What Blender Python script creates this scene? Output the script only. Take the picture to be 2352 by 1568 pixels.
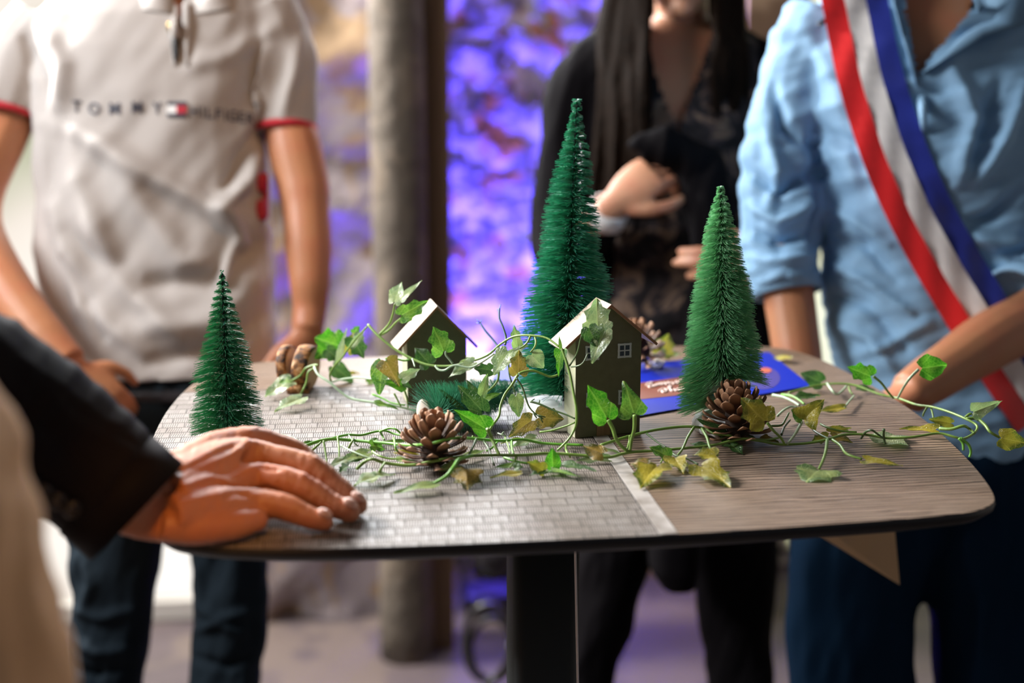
import bpy, bmesh, math, random
import numpy as np
from mathutils import Vector, Matrix, noise
from mathutils.bvhtree import BVHTree
R = random.Random(7)
S = bpy.context.scene
for o in list(bpy.data.objects): bpy.data.objects.remove(o)

# ---------------------------------------------------------------- camera, world, lights, exposure
F = 3267.0                                   # 50 mm lens on a 36 mm wide sensor, in photograph pixels
PITCH = math.atan(724 / F); YAW = math.radians(7.75)
TZ = 1.05                                    # table height
CAM = Vector((0, 0, TZ + 0.43))
FW = Vector((math.sin(YAW) * math.cos(PITCH), math.cos(YAW) * math.cos(PITCH), -math.sin(PITCH)))
RT = Vector((math.cos(YAW), -math.sin(YAW), 0))
UP = RT.cross(FW)
FH = Vector((math.sin(YAW), math.cos(YAW), 0))
cd = bpy.data.cameras.new('camera'); cam = bpy.data.objects.new('camera', cd); S.collection.objects.link(cam)
cd.sensor_width = 36; cd.lens = 50; cd.clip_start = 0.05
cam.matrix_world = Matrix.Translation(CAM) @ Matrix((RT, UP, -FW)).transposed().to_4x4()
cd.dof.use_dof = True; cd.dof.focus_distance = 1.50; cd.dof.aperture_fstop = 2.0; cd.dof.aperture_blades = 9
S.camera = cam
S.view_settings.view_transform = 'Standard'; S.view_settings.look = 'None'
S.view_settings.gamma = 1; S.view_settings.use_curve_mapping = False
S.view_settings.exposure = 0.42

W = bpy.data.worlds.new('world'); S.world = W; W.use_nodes = True
W.node_tree.nodes['Background'].inputs[0].default_value = (0.62, 0.70, 0.85, 1)
W.node_tree.nodes['Background'].inputs[1].default_value = 0.07

def light(name, kind, loc, aim, energy, col, size=1.0, size_y=None, spot=60, blend=.6):
    l = bpy.data.lights.new(name, kind); o = bpy.data.objects.new(name, l); S.collection.objects.link(o)
    o.location = loc; o.rotation_euler = (Vector(aim) - Vector(loc)).to_track_quat('-Z', 'Y').to_euler()
    l.energy = energy; l.color = col
    if kind == 'AREA':
        l.size = size
        if size_y: l.shape = 'RECTANGLE'; l.size_y = size_y
    if kind == 'SPOT': l.spot_size = math.radians(spot); l.spot_blend = blend; l.shadow_soft_size = size
    return o
# assumed daylight key from behind on the left, then unseen fill lights added for glare and warmth
light('assumed_daylight_key', 'AREA', (-1.75, 3.35, 2.65), (0.2, 1.5, 1.0), 200, (1, .97, .93), 0.6, 0.5)  # assumed unseen light, no high window here; stands in for daylight from behind
light('rear_glare_fill', 'AREA', (-.12, 3.25, 1.90), (0.25, 1.4, 1.0), 58, (.94, .97, 1), 1.5, 0.55)  # added light, no window here; gives the table its glare
light('side_fill', 'AREA', (-1.55, 1.72, 2.25), (0.5, 1.5, 1.15), 46, (.97, .99, 1), .7, .7)  # added fill, no window here; brightens the left of the trees
light('chest_warm_fill', 'SPOT', (0.40, 0.85, 2.80), (-0.42, 2.25, 1.42), 36, (1, .56, .26), .04, spot=32, blend=.3)  # added warm spot without a fixture, kept to the polo chest
light('hand_warm_fill', 'SPOT', (0.05, 0.30, 2.0), (-0.11, 1.215, 1.06), 22, (1, .42, .08), .03, spot=12, blend=.9)  # added orange spot without a fixture, kept to the hand

# ---------------------------------------------------------------- helpers
def P(x, y, d): return CAM + (FW + RT * ((x - 1176) / F) - UP * ((y - 784) / F)) * d
def T(x, y, h=0.0):
    r = FW + RT * ((x - 1176) / F) - UP * ((y - 784) / F)
    return CAM + r * ((TZ + h - CAM.z) / r.z)
def TD(x, y, h=0.0): return (T(x, y, h) - CAM).dot(FW)
def proj(v):
    q = v - CAM; d = q.dot(FW)
    return 1176 + q.dot(RT) / d * F, 784 - q.dot(UP) / d * F, d

ORG = {}
def empty(name, loc, label, cat, group=None):
    o = bpy.data.objects.new(name, None); S.collection.objects.link(o); o.location = loc
    o.empty_display_size = .02
    ORG[o.name] = Vector(loc); return tag(o, label, cat, group)
def tag(o, label=None, cat=None, group=None, kind=None):
    if label: o['label'] = label
    if cat: o['category'] = cat
    if group: o['group'] = group
    if kind: o['kind'] = kind
    return o
def link(name, me, mat=None, parent=None, smooth=True):
    """mesh given in world coordinates; shifted so that it sits under its parent's origin"""
    o = bpy.data.objects.new(name, me); S.collection.objects.link(o)
    if parent is not None:
        g = ORG[parent.name]; me.transform(Matrix.Translation(-g)); o.parent = parent
        ORG[o.name] = g
    elif me.vertices:
        b = [Vector(v.co) for v in me.vertices]
        n = len(b); c = Vector((sum(v.x for v in b) / n, sum(v.y for v in b) / n, min(v.z for v in b)))
        me.transform(Matrix.Translation(-c)); o.location = c; ORG[o.name] = c
    if mat: me.materials.append(mat)
    if smooth:
        me.polygons.foreach_set('use_smooth', [True] * len(me.polygons))
    return o
def mk(name, vs, fs, mat=None, parent=None, smooth=True, uv=None):
    me = bpy.data.meshes.new(name); me.from_pydata([tuple(v) for v in vs], [], fs); me.update()
    if uv is not None:
        l = me.uv_layers.new(name='uv')
        for lp in me.loops: l.data[lp.index].uv = uv[lp.vertex_index]
    return link(name, me, mat, parent, smooth)
class MB:
    def __init__(s): s.v = []; s.f = []
    def add(s, vs, fs):
        n = len(s.v); s.v += [Vector(v) for v in vs]; s.f += [tuple(i + n for i in f) for f in fs]; return s
    def box(s, c, sz, m=None):
        m = m or Matrix.Identity(3); c = Vector(c); vs = []
        for x in (-.5, .5):
            for y in (-.5, .5):
                for z in (-.5, .5): vs.append(c + m @ Vector((x * sz[0], y * sz[1], z * sz[2])))
        return s.add(vs, [(0, 1, 3, 2), (4, 6, 7, 5), (0, 4, 5, 1), (2, 3, 7, 6), (0, 2, 6, 4), (1, 5, 7, 3)])
    def hexa(s, lo, hi):  # two quads
        return s.add(list(lo) + list(hi), [(3, 2, 1, 0), (4, 5, 6, 7), (0, 1, 5, 4), (1, 2, 6, 5), (2, 3, 7, 6), (3, 0, 4, 7)])
    def tube(s, pts, rad, n=8, res=4, cap=True):
        pts, rad = resample(pts, rad, res)
        fr = frames(pts); vs = []; fs = []
        for p, r, (a, b) in zip(pts, rad, fr):
            ra, rb = r if isinstance(r, tuple) else (r, r)
            for k in range(n):
                t = 2 * math.pi * k / n; vs.append(p + a * (math.cos(t) * ra) + b * (math.sin(t) * rb))
        for i in range(len(pts) - 1):
            for k in range(n):
                fs.append((i * n + k, i * n + (k + 1) % n, (i + 1) * n + (k + 1) % n, (i + 1) * n + k))
        if cap: fs.append(tuple(range(n - 1, -1, -1))); fs.append(tuple((len(pts) - 1) * n + k for k in range(n)))
        return s.add(vs, fs)
    def ball(s, c, r, nu=12, nv=8, m=None):
        c = Vector(c); r = r if isinstance(r, tuple) else (r, r, r); m = m or Matrix.Identity(3); vs = []; fs = []
        for i in range(nv + 1):
            th = math.pi * i / nv
            for k in range(nu):
                ph = 2 * math.pi * k / nu
                vs.append(c + m @ Vector((r[0] * math.sin(th) * math.cos(ph), r[1] * math.sin(th) * math.sin(ph), r[2] * math.cos(th))))
        for i in range(nv):
            for k in range(nu):
                fs.append((i * nu + k, (i + 1) * nu + k, (i + 1) * nu + (k + 1) % nu, i * nu + (k + 1) % nu))
        return s.add(vs, fs)
    def loft(s, rings, close=True):
        n = len(rings[0]); vs = [v for r in rings for v in r]; fs = []
        for i in range(len(rings) - 1):
            for k in range(n): fs.append((i * n + k, i * n + (k + 1) % n, (i + 1) * n + (k + 1) % n, (i + 1) * n + k))
        if close: fs.append(tuple(range(n - 1, -1, -1))); fs.append(tuple((len(rings) - 1) * n + k for k in range(n)))
        return s.add(vs, fs)
    def build(s, name, mat=None, parent=None, smooth=True): return mk(name, s.v, s.f, mat, parent, smooth)
def resample(pts, rad, res):
    pts = [Vector(p) for p in pts]
    if not isinstance(rad, (list,)): rad = [rad] * len(pts)
    if res <= 1 or len(pts) < 3: return pts, rad
    op = []; orr = []
    for i in range(len(pts) - 1):
        p0 = pts[max(i - 1, 0)]; p1 = pts[i]; p2 = pts[i + 1]; p3 = pts[min(i + 2, len(pts) - 1)]
        for j in range(res):
            t = j / res
            op.append(.5 * ((2 * p1) + (p2 - p0) * t + (2 * p0 - 5 * p1 + 4 * p2 - p3) * t * t + (3 * p1 - p0 - 3 * p2 + p3) * t ** 3))
            a, b = rad[i], rad[i + 1]; u = t * t * (3 - 2 * t)
            orr.append(tuple(x + (y - x) * u for x, y in zip(a, b)) if isinstance(a, tuple) else a + (b - a) * u)
    op.append(pts[-1]); orr.append(rad[-1]); return op, orr
def frames(pts):
    out = []; prev = None
    for i in range(len(pts)):
        t = (pts[min(i + 1, len(pts) - 1)] - pts[max(i - 1, 0)])
        t = t.normalized() if t.length > 1e-9 else Vector((0, 0, 1))
        if prev is None:
            a = t.cross(Vector((0, 0, 1)))
            if a.length < .2: a = RT - t * RT.dot(t)
        else: a = prev - t * prev.dot(t)
        a.normalize(); prev = a; out.append((a, t.cross(a)))
    return out
def basis(z, x=None):
    z = Vector(z).normalized(); x = Vector(x) if x is not None else Vector((1, 0, 0))
    if abs(x.normalized().dot(z)) > .95: x = Vector((0, 1, 0))
    x = (x - z * x.dot(z)).normalized(); return Matrix((x, z.cross(x), z)).transposed()

# ---------------------------------------------------------------- materials
def lin(c): return tuple(((v / 255) / 12.92 if v <= 10 else (((v / 255) + .055) / 1.055) ** 2.4) for v in c[:3]) + (1,)
class Mat:
    def __init__(s, name, col=(.5, .5, .5), rough=.6, **k):
        s.m = bpy.data.materials.new(name); s.m.use_nodes = True; s.nt = s.m.node_tree; s.n = s.nt.nodes
        s.b = s.n['Principled BSDF']; s.set('Base Color', (*col[:3], 1)); s.set('Roughness', rough)
        for a, v in k.items(): s.set(a.replace('_', ' '), v)
    def set(s, a, v):
        if isinstance(v, bpy.types.NodeSocket): s.nt.links.new(v, s.b.inputs[a])
        else: s.b.inputs[a].default_value = v
        return s
    def node(s, t, **k):
        n = s.n.new(t)
        for a, v in k.items():
            if a.startswith('i_'):
                key = a[2:]; key = int(key) if key.isdigit() else key.replace('_', ' ')
                if isinstance(v, bpy.types.NodeSocket): s.nt.links.new(v, n.inputs[key])
                else: n.inputs[key].default_value = v
            else: setattr(n, a, v)
        return n
    def co(s, which='Object', scale=(1, 1, 1), rot=(0, 0, 0), loc=(0, 0, 0)):
        c = s.node('ShaderNodeTexCoord'); m = s.node('ShaderNodeMapping')
        s.nt.links.new(c.outputs[which], m.inputs[0])
        m.inputs['Scale'].default_value = scale; m.inputs['Rotation'].default_value = rot; m.inputs['Location'].default_value = loc
        return m.outputs[0]
    def noise(s, vec, scale, detail=3, rough=.5, dist=0):
        return s.node('ShaderNodeTexNoise', i_Vector=vec, i_Scale=scale, i_Detail=detail, i_Roughness=rough, i_Distortion=dist).outputs[0]
    def ramp(s, fac, stops):
        r = s.node('ShaderNodeValToRGB', i_0=fac); e = r.color_ramp.elements
        while len(e) < len(stops): e.new(.5)
        for el, (p, c) in zip(e, stops): el.position = p; el.color = (*c[:3], 1)
        return r.outputs[0]
    def mix(s, f, a, b, mode='MIX'):
        n = s.node('ShaderNodeMix', data_type='RGBA', blend_type=mode)
        for i, v in ((0, f), (6, a), (7, b)):
            if isinstance(v, bpy.types.NodeSocket): s.nt.links.new(v, n.inputs[i])
            else: n.inputs[i].default_value = v if i == 0 else (*v[:3], 1)
        return n.outputs[2]
    def math(s, op, a, b=0.0, c=0.0):
        n = s.node('ShaderNodeMath', operation=op)
        for i, v in enumerate((a, b, c)):
            if isinstance(v, bpy.types.NodeSocket): s.nt.links.new(v, n.inputs[i])
            else: n.inputs[i].default_value = v
        return n.outputs[0]
    def bump(s, h, strength=.3, dist=.001):
        n = s.node('ShaderNodeBump', i_Height=h, i_Strength=strength, i_Distance=dist); s.set('Normal', n.outputs[0]); return s
def L(*c): return lin(c)

def cloth(name, col, var=.25, rough=.85, scale=300, bump=.15, **k):
    m = Mat(name, col, rough, **k); v = m.co()
    if max(col[:3]) < .1: m.set('Specular IOR Level', .04)
    n = m.noise(v, 9, 3)
    c2 = tuple(x * (1 - var) for x in col[:3])
    m.set('Base Color', m.mix(n, c2, col)); m.bump(m.noise(v, scale, 2), bump, .0006); return m.m
def skin(name, col, red=(.55, .14, .08), sss=.12):
    m = Mat(name, col, .48, Subsurface_Weight=sss, Subsurface_Radius=(.012, .005, .003), Subsurface_Scale=1.0)
    v = m.co(); n = m.ramp(m.noise(v, 22, 4), [(.42, (0, 0, 0)), (.72, (1, 1, 1))])
    m.set('Base Color', m.mix(m.math('MULTIPLY', n, .35), col, red))
    a = m.noise(v, 420, 3); m.bump(a, .22, .0006); return m.m
M = {}
M['skin_tan'] = skin('skin_tan', (.47, .20, .095))
M['skin_hand'] = skin('skin_hand', (.50, .205, .10))
M['skin_light'] = skin('skin_light', (.46, .22, .125))
M['polo'] = cloth('white_pique', (.44, .405, .385), .06)
M['red_trim'] = cloth('red_trim', (.50, .015, .03), .1)
M['navy_print'] = Mat('navy_print', (.03, .035, .06), .6).m
M['red_print'] = Mat('red_print', (.45, .01, .03), .6).m
M['white_print'] = Mat('white_print', (.8, .8, .8), .6).m
M['suit'] = cloth('black_suit_wool', (.012, .010, .012), .3, .62)
M['shirt_white'] = cloth('white_shirt', (.75, .73, .72), .05)
M['beige'] = cloth('beige_coat', (.92, .52, .26), .1)
M['denim'] = cloth('dark_denim', (.018, .027, .036), .5, .8)
M['black_cloth'] = cloth('black_cloth', (.006, .005, .006), .4, .8)
M['navy_trouser'] = cloth('navy_trouser', (.006, .022, .050), .4, .8)
M['blue_shirt'] = cloth('blue_cotton_shirt', (.26, .46, .68), .2, .75, 220, .3)
M['sash_red'] = Mat('sash_red', (.80, .012, .015), .42, Sheen_Weight=.3).m
M['sash_white'] = Mat('sash_white', (.90, .85, .82), .42, Sheen_Weight=.3).m
M['sash_blue'] = Mat('sash_blue', (.012, .025, .28), .42, Sheen_Weight=.3).m
def hairmat():
    m = Mat('dark_brown_hair', (.02, .01, .006), .7, Specular_IOR_Level=.03); v = m.co('Object', (60, 60, 3))
    n = m.noise(v, 6, 4); m.set('Base Color', m.ramp(n, [(.3, (.002, .0015, .001)), (.8, (.014, .007, .004))])); m.bump(n, .5, .004); return m.m
M['hair'] = hairmat()
def blouse():
    m = Mat('patterned_blouse', (.02, .02, .02), .8, Specular_IOR_Level=.2); v = m.co()
    n = m.noise(v, 17, 4, .6, .6)
    m.set('Base Color', m.ramp(n, [(.42, (.006, .005, .006)), (.52, (.025, .018, .02)), (.60, (.17, .11, .075)), (.70, (.04, .03, .035))])); return m.m
M['blouse'] = blouse()
M['eye_white'] = Mat('eye_white', (.8, .8, .8), .3).m
M['iris'] = Mat('brown_iris', (.03, .015, .01), .2).m
M['lips'] = Mat('lips', (.5, .12, .10), .4).m
M['nail'] = Mat('finger_nail', (.72, .42, .33), .3).m
M['button'] = Mat('dark_button', (.02, .018, .02), .25).m
M['zip'] = Mat('dark_zip', (.015, .018, .02), .4).m
M['brass'] = Mat('brass', (.45, .32, .12), .35, Metallic=1.0).m
M['shoe'] = Mat('black_leather', (.012, .011, .011), .35).m
M['kraft'] = cloth('tan_card', (.72, .50, .28), .1)

# table materials: embossed weave and embossed board, printed laminate
def weave():
    m = Mat('woven_pattern_laminate', (.1, .08, .06), .42); v = m.co('Object')
    sx = m.node('ShaderNodeSeparateXYZ', i_0=v).outputs
    wob = m.math('MULTIPLY', m.math('SUBTRACT', m.noise(v, 14, 2), .5), .006)
    X = m.math('ADD', sx[0], wob); Y = m.math('ADD', sx[1], m.math('MULTIPLY', m.math('SUBTRACT', m.noise(v, 9, 2), .5), .004))
    ry = m.math('DIVIDE', Y, .0195); row = m.math('FLOOR', ry); fy = m.math('FRACT', ry)
    lineY = m.math('GREATER_THAN', m.math('ABSOLUTE', m.math('SUBTRACT', fy, .5)), .44)
    sh = m.math('MULTIPLY', m.math('FRACT', m.math('MULTIPLY', row, .37)), .016)
    cx = m.math('DIVIDE', m.math('ADD', X, sh), .0235); fx = m.math('FRACT', cx)
    plain = m.math('LESS_THAN', fx, .27)
    sk = m.math('ADD', X, m.math('MULTIPLY', fy, -.0012))
    fs = m.math('FRACT', m.math('DIVIDE', sk, .00235))
    slat = m.math('MULTIPLY', m.math('LESS_THAN', fs, .38), m.math('SUBTRACT', 1.0, plain))
    edge = m.math('LESS_THAN', m.math('ABSOLUTE', m.math('SUBTRACT', fx, .27)), .025)
    groove = m.math('MAXIMUM', m.math('MAXIMUM', lineY, slat), edge)
    tone = m.noise(v, 26, 3)
    base = m.ramp(tone, [(.3, (.17, .135, .11)), (.5, (.29, .25, .225)), (.72, (.42, .385, .365))])
    wash = m.ramp(m.noise(v, 7, 3), [(.35, (.20, .13, .085)), (.55, (.36, .32, .29))])
    base = m.mix(.45, base, wash)
    base = m.mix(m.math('MULTIPLY', plain, .35), base, (.12, .10, .085))
    m.set('Base Color', m.mix(m.math('MULTIPLY', groove, .80), base, (.035, .025, .020)))
    m.set('Roughness', m.math('ADD', .46, m.math('MULTIPLY', groove, .25)))
    m.bump(m.math('SUBTRACT', 1.0, groove), .55, .0012); m.set('Specular IOR Level', .42); return m.m
def board():
    m = Mat('ribbed_board_laminate', (.1, .07, .05), .45); v = m.co('Object')
    sx = m.node('ShaderNodeSeparateXYZ', i_0=v).outputs
    w = m.math('MULTIPLY', m.math('SUBTRACT', m.noise(m.co('Object', (3, 14, 1)), 3, 3), .5), .016)
    Y = m.math('ADD', sx[1], w)
    f = m.math('FRACT', m.math('DIVIDE', Y, .0075))
    br = m.noise(m.co('Object', (3, 260, 1)), 2, 3)
    g = m.math('MULTIPLY', m.math('LESS_THAN', f, .30), m.math('GREATER_THAN', br, .36))
    fine = m.noise(m.co('Object', (5, 130, 1)), 6, 4)
    base = m.ramp(fine, [(.25, (.13, .075, .04)), (.5, (.27, .175, .11)), (.75, (.40, .29, .21))])
    patch = m.ramp(m.noise(v, 5, 4), [(.35, (.15, .085, .045)), (.62, (.34, .26, .21))])
    base = m.mix(.45, base, patch)
    m.set('Base Color', m.mix(m.math('MULTIPLY', g, .93), base, (.022, .012, .007)))
    m.bump(m.math('SUBTRACT', m.math('MULTIPLY', fine, .4), g), .8, .0014); m.set('Specular IOR Level', .5); return m.m
M['weave'] = weave(); M['board'] = board()
def strip():
    m = Mat('pale_strip', (.5, .45, .42), .4); n = m.noise(m.co(), 30, 3)
    m.set('Base Color', m.ramp(n, [(.3, (.20, .16, .13)), (.6, (.52, .48, .45))])); return m.m
M['strip'] = strip()
M['edge'] = Mat('black_table_edge', (.012, .012, .014), .5).m
M['pole'] = Mat('powder_coated_steel', (.02, .026, .028), .55, Specular_IOR_Level=.4).m
def leafmat(name, g, y, amt, pale=0.0, rough=.42):
    m = Mat(name, g, rough); v = m.co('UV')
    d = m.node('ShaderNodeTexVoronoi', feature='DISTANCE_TO_EDGE', i_Vector=v, i_Scale=11.0)
    ve = m.math('SUBTRACT', 1.0, m.node('ShaderNodeMapRange', i_0=d.outputs[0], i_1=0.0, i_2=.09).outputs[0])
    sx = m.node('ShaderNodeSeparateXYZ', i_0=v).outputs
    ax = m.math('ABSOLUTE', sx[0])
    mid = m.math('LESS_THAN', ax, .022)
    # side veins: rays from the base
    ang = m.math('ARCTAN2', ax, m.math('ADD', sx[1], .02)); fa = m.math('ABSOLUTE', m.math('SUBTRACT', ang, .75))
    fb = m.math('ABSOLUTE', m.math('SUBTRACT', ang, 1.5))
    side = m.math('LESS_THAN', m.math('MINIMUM', fa, fb), .03)
    big = m.math('MAXIMUM', mid, side)
    n = m.noise(v, 2.6, 3, .55)
    rad = m.math('ADD', m.math('MULTIPLY', ax, .9), m.math('ABSOLUTE', m.math('SUBTRACT', sx[1], .3)))
    f = m.math('SUBTRACT', m.math('ADD', n, amt), m.math('MULTIPLY', rad, .55))
    f = m.node('ShaderNodeMapRange', i_0=f, i_1=.30, i_2=.55).outputs[0]
    dk = tuple(x * .38 for x in g)
    base = m.mix(m.noise(v, 5, 3), dk, g); base = m.mix(f, base, y)
    base = m.mix(m.math('MULTIPLY', ve, .62), base, tuple(min(1, x * 1.25 + .03) for x in y))
    base = m.mix(m.math('MULTIPLY', big, .75), base, tuple(min(1, x * 1.3 + .05) for x in y))
    if pale: base = m.mix(pale, base, (.62, .70, .52))
    m.set('Base Color', base); m.bump(m.math('ADD', m.math('MAXIMUM', ve, big), m.math('MULTIPLY', m.noise(v, 2.6, 1), 3.0)), .45, .0009)
    m.set('Specular IOR Level', .8)
    t = m.node('ShaderNodeBsdfTranslucent', i_0=m.mix(.5, base, tuple(x * 1.6 for x in g)))
    mx = m.node('ShaderNodeMixShader', i_0=.42, i_1=m.b.outputs[0], i_2=t.outputs[0])
    m.nt.links.new(mx.outputs[0], m.n['Material Output'].inputs[0]); return m.m
LM = {
 'g': leafmat('ivy_green', (.06, .21, .02), (.26, .42, .05), .06),
 'b': leafmat('ivy_bright_green', (.05, .29, .01), (.25, .50, .04), .02),
 'd': leafmat('ivy_dark_green', (.035, .12, .022), (.12, .22, .04), .0),
 'y': leafmat('ivy_yellow', (.10, .17, .02), (.50, .40, .03), .22),
 'z': leafmat('ivy_bronze', (.08, .11, .02), (.42, .26, .04), .18),
 'w': leafmat('ivy_glare', (.12, .26, .06), (.42, .46, .16), .10, .30, .30),  # green leaf with white glare mixed into its colour
 'p': leafmat('ivy_sage', (.13, .28, .06), (.42, .50, .14), .12, .10, .34)}
def stemmat(name, c):
    m = Mat(name, c, .4, Specular_IOR_Level=.6); n = m.noise(m.co(), 60, 3)
    m.set('Base Color', m.mix(n, tuple(x * .6 for x in c), tuple(min(1, x * 1.35) for x in c))); m.bump(m.noise(m.co(), 400, 2), .3, .0005); return m.m
M['stem'] = stemmat('green_stem', (.20, .33, .06)); M['stem_dark'] = stemmat('dark_stem', (.09, .15, .05)); M['stem_pale'] = stemmat('pale_stem', (.42, .55, .36))
M['stem_bright'] = stemmat('bright_stem', (.17, .45, .05))
def wood(name, a, b, rough=.5, sc=(4, 60, 60)):
    m = Mat(name, a, rough); v = m.co('Object', sc); n = m.noise(v, 6, 4, .6)
    m.set('Base Color', m.mix(n, a, b)); m.bump(n, .2, .0005); return m.m
M['roof_wood'] = wood('light_plywood', (.62, .46, .33), (.78, .66, .54))
M['roof_edge'] = wood('stained_wood_edge', (.22, .09, .05), (.36, .17, .09))
M['door_wood'] = wood('walnut_wood', (.14, .07, .035), (.30, .17, .09), sc=(60, 60, 4))
def olive():
    m = Mat('olive_paint', (.115, .105, .062), .7); n = m.noise(m.co(), 120, 4)
    m.set('Base Color', m.mix(n, (.09, .082, .048), (.14, .128, .078))); m.bump(m.noise(m.co(), 500, 3), .35, .0005); return m.m
M['olive'] = olive()
M['lit_side'] = wood('lit_side_paint', (.34, .35, .22), (.46, .46, .32), .6)  # light falling on the house sides, put into a paler colour
M['frame_white'] = Mat('white_printed_frame', (.50, .52, .58), .6).m
M['pane_navy'] = Mat('navy_printed_pane', (.02, .035, .065), .5).m
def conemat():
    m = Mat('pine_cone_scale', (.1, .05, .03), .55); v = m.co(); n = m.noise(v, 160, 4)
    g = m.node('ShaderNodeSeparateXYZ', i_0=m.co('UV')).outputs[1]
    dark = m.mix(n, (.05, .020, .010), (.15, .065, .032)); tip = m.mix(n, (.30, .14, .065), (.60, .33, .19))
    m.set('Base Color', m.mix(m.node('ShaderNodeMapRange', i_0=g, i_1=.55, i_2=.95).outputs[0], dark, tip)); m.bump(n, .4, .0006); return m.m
M['cone'] = conemat(); M['cone_core'] = Mat('cone_core', (.03, .014, .008), .8).m
def bark():
    m = Mat('birch_bark', (.2, .1, .05), .7); v = m.co(); n = m.noise(v, 110, 5, .65, .4)
    m.set('Base Color', m.ramp(n, [(.40, (.02, .008, .004)), (.48, (.20, .07, .015)), (.58, (.45, .19, .05)), (.72, (.70, .46, .28))])); m.bump(n, .8, .002); return m.m
M['bark'] = bark(); M['cutwood'] = wood('cut_wood', (.30, .17, .08), (.50, .32, .17))
M['white_stand'] = Mat('white_plaster', (.78, .78, .78), .35).m
M['ivory'] = Mat('ivory_shell', (.70, .60, .50), .35, Subsurface_Weight=.2, Subsurface_Radius=(.01, .006, .004)).m
M['shell_tan'] = Mat('tan_shell_edge', (.55, .32, .18), .4).m
M['wire'] = Mat('twisted_dark_wire', (.018, .035, .028), .35, Metallic=.6).m
M['flyer_blue'] = Mat('blue_print', (.0, .014, .36), .5, Specular_IOR_Level=.25).m
M['flyer_brown'] = Mat('brown_print', (.20, .06, .035), .5, Specular_IOR_Level=.25).m
M['flyer_pink'] = Mat('pale_pink_print', (.80, .62, .55), .5).m
M['flyer_purple'] = Mat('purple_print', (.06, .045, .25), .5, Specular_IOR_Level=.25).m
M['flyer_orange'] = Mat('orange_print', (.55, .12, .05), .4).m
M['chrome'] = Mat('silver', (.9, .88, .86), .16, Metallic=1.0).m
def bristle(name, a, b, rough=.22):
    m = Mat(name, a, rough, Specular_IOR_Level=1.0); r = m.node('ShaderNodeNewGeometry').outputs['Random Per Island']
    c = m.mix(r, a, b); m.set('Base Color', c)
    t = m.node('ShaderNodeBsdfTranslucent', i_0=m.mix(.5, c, tuple(x * 1.5 for x in b)))
    mx = m.node('ShaderNodeMixShader', i_0=.42, i_1=m.b.outputs[0], i_2=t.outputs[0])
    m.nt.links.new(mx.outputs[0], m.n['Material Output'].inputs[0]); return m.m
M['br_small'] = bristle('bristle_pine_green', (.015, .17, .085), (.10, .40, .20))
M['br_big'] = bristle('bristle_deep_green', (.02, .23, .15), (.15, .52, .34))
M['br_right'] = bristle('bristle_mid_green', (.13, .42, .21), (.44, .72, .46))
M['br_teal'] = bristle('bristle_teal_green', (.06, .26, .17), (.20, .52, .36))
# ================================================================ the room
def stone_wall_mat(name, plaster, ochre, thr, scale, rough=.9, vd=.55, bp=1.0):
    m = Mat(name, plaster, rough); v = m.co('Object', (1, 1, 1))
    n = m.noise(v, scale, 4, .6, .5); f = m.node('ShaderNodeMapRange', i_0=n, i_1=thr, i_2=thr + .05).outputs[0]
    n2 = m.node('ShaderNodeMapRange', i_0=m.noise(v, scale * 1.7, 3), i_1=.42, i_2=.60).outputs[0]
    m.set('Base Color', m.mix(f, m.mix(n2, plaster, tuple(x * vd for x in plaster)), ochre)); m.bump(n2, bp, .03); return m.m
M['lime_wall'] = stone_wall_mat('lime_washed_rubble', (.50, .47, .47), (.34, .15, .025), .55, 8, .9, .28)
M['mauve_wall'] = stone_wall_mat('lime_washed_rubble_warm', (.26, .21, .205), (.26, .17, .095), .50, 6, .9, .8, .25)
M['post_stone'] = stone_wall_mat('grey_stone_post', (.095, .075, .056), (.13, .10, .072), .5, 9, .9, .8, .15)
M['post_timber'] = wood('dark_timber_post', (.085, .050, .026), (.17, .10, .055), .8, (30, 30, 3))
M['floor'] = stone_wall_mat('pale_stone_floor', (.085, .062, .062), (.115, .085, .070), .5, 3, .6, .8, .1)
def rough_wall(name, x0, x1, y, z0, z1, mat, amp, seed, step=.035):
    nx = int((x1 - x0) / step); nz = int((z1 - z0) / step); vs = []; fs = []
    for j in range(nz + 1):
        for i in range(nx + 1):
            x = x0 + (x1 - x0) * i / nx; z = z0 + (z1 - z0) * j / nz
            q = Vector((x * 6, z * 6, seed))
            d = amp * (abs(noise.noise(q)) * 1.6 + .5 * noise.noise(q * 2.6))
            vs.append((x, y + d, z))
    for j in range(nz):
        for i in range(nx): a = j * (nx + 1) + i; fs.append((a, a + 1, a + nx + 2, a + nx + 1))
    n = len(vs); vs += [(x0, y + .35, z0), (x1, y + .35, z0), (x1, y + .35, z1), (x0, y + .35, z1)]
    fs += [(n + 1, n, n + 3, n + 2)]
    return tag(mk(name, vs, fs, mat), kind='structure')
YB = 3.75
def wx(px, Y):  # world x where the photograph's column px meets the plane y = Y
    r = FW + RT * ((px - 1176) / F); return CAM.x + r.x * (Y - CAM.y) / r.y
tag(MB().box((.3, 2.2, -.05), (9, 8.4, .1)).build('floor', M['floor'], smooth=False), kind='structure')
rough_wall('wall_back', wx(1000, YB), wx(1800, YB), YB, 0, 3.4, M['lime_wall'], .045, 3.1)
rough_wall('wall_back_left', wx(505, 3.42), wx(925, 3.42), 3.42, 0, 3.4, M['mauve_wall'], .05, 9.4)
sp = MB().tube([(wx(922, 3.2), 3.2, z) for z in (0, .5, 1.2, 1.9, 2.6, 3.4)], [(.064, .07), (.060, .066), (.063, .068), (.058, .064), (.061, .066), (.060, .065)], 20).build('trim_1', M['post_stone']); tag(sp, kind='structure')
tp = MB().box((wx(1004, 3.23), 3.26, 1.7), (.066, .10, 3.4)).build('trim_2', M['post_timber'], smooth=False); tag(tp, kind='structure')
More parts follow.
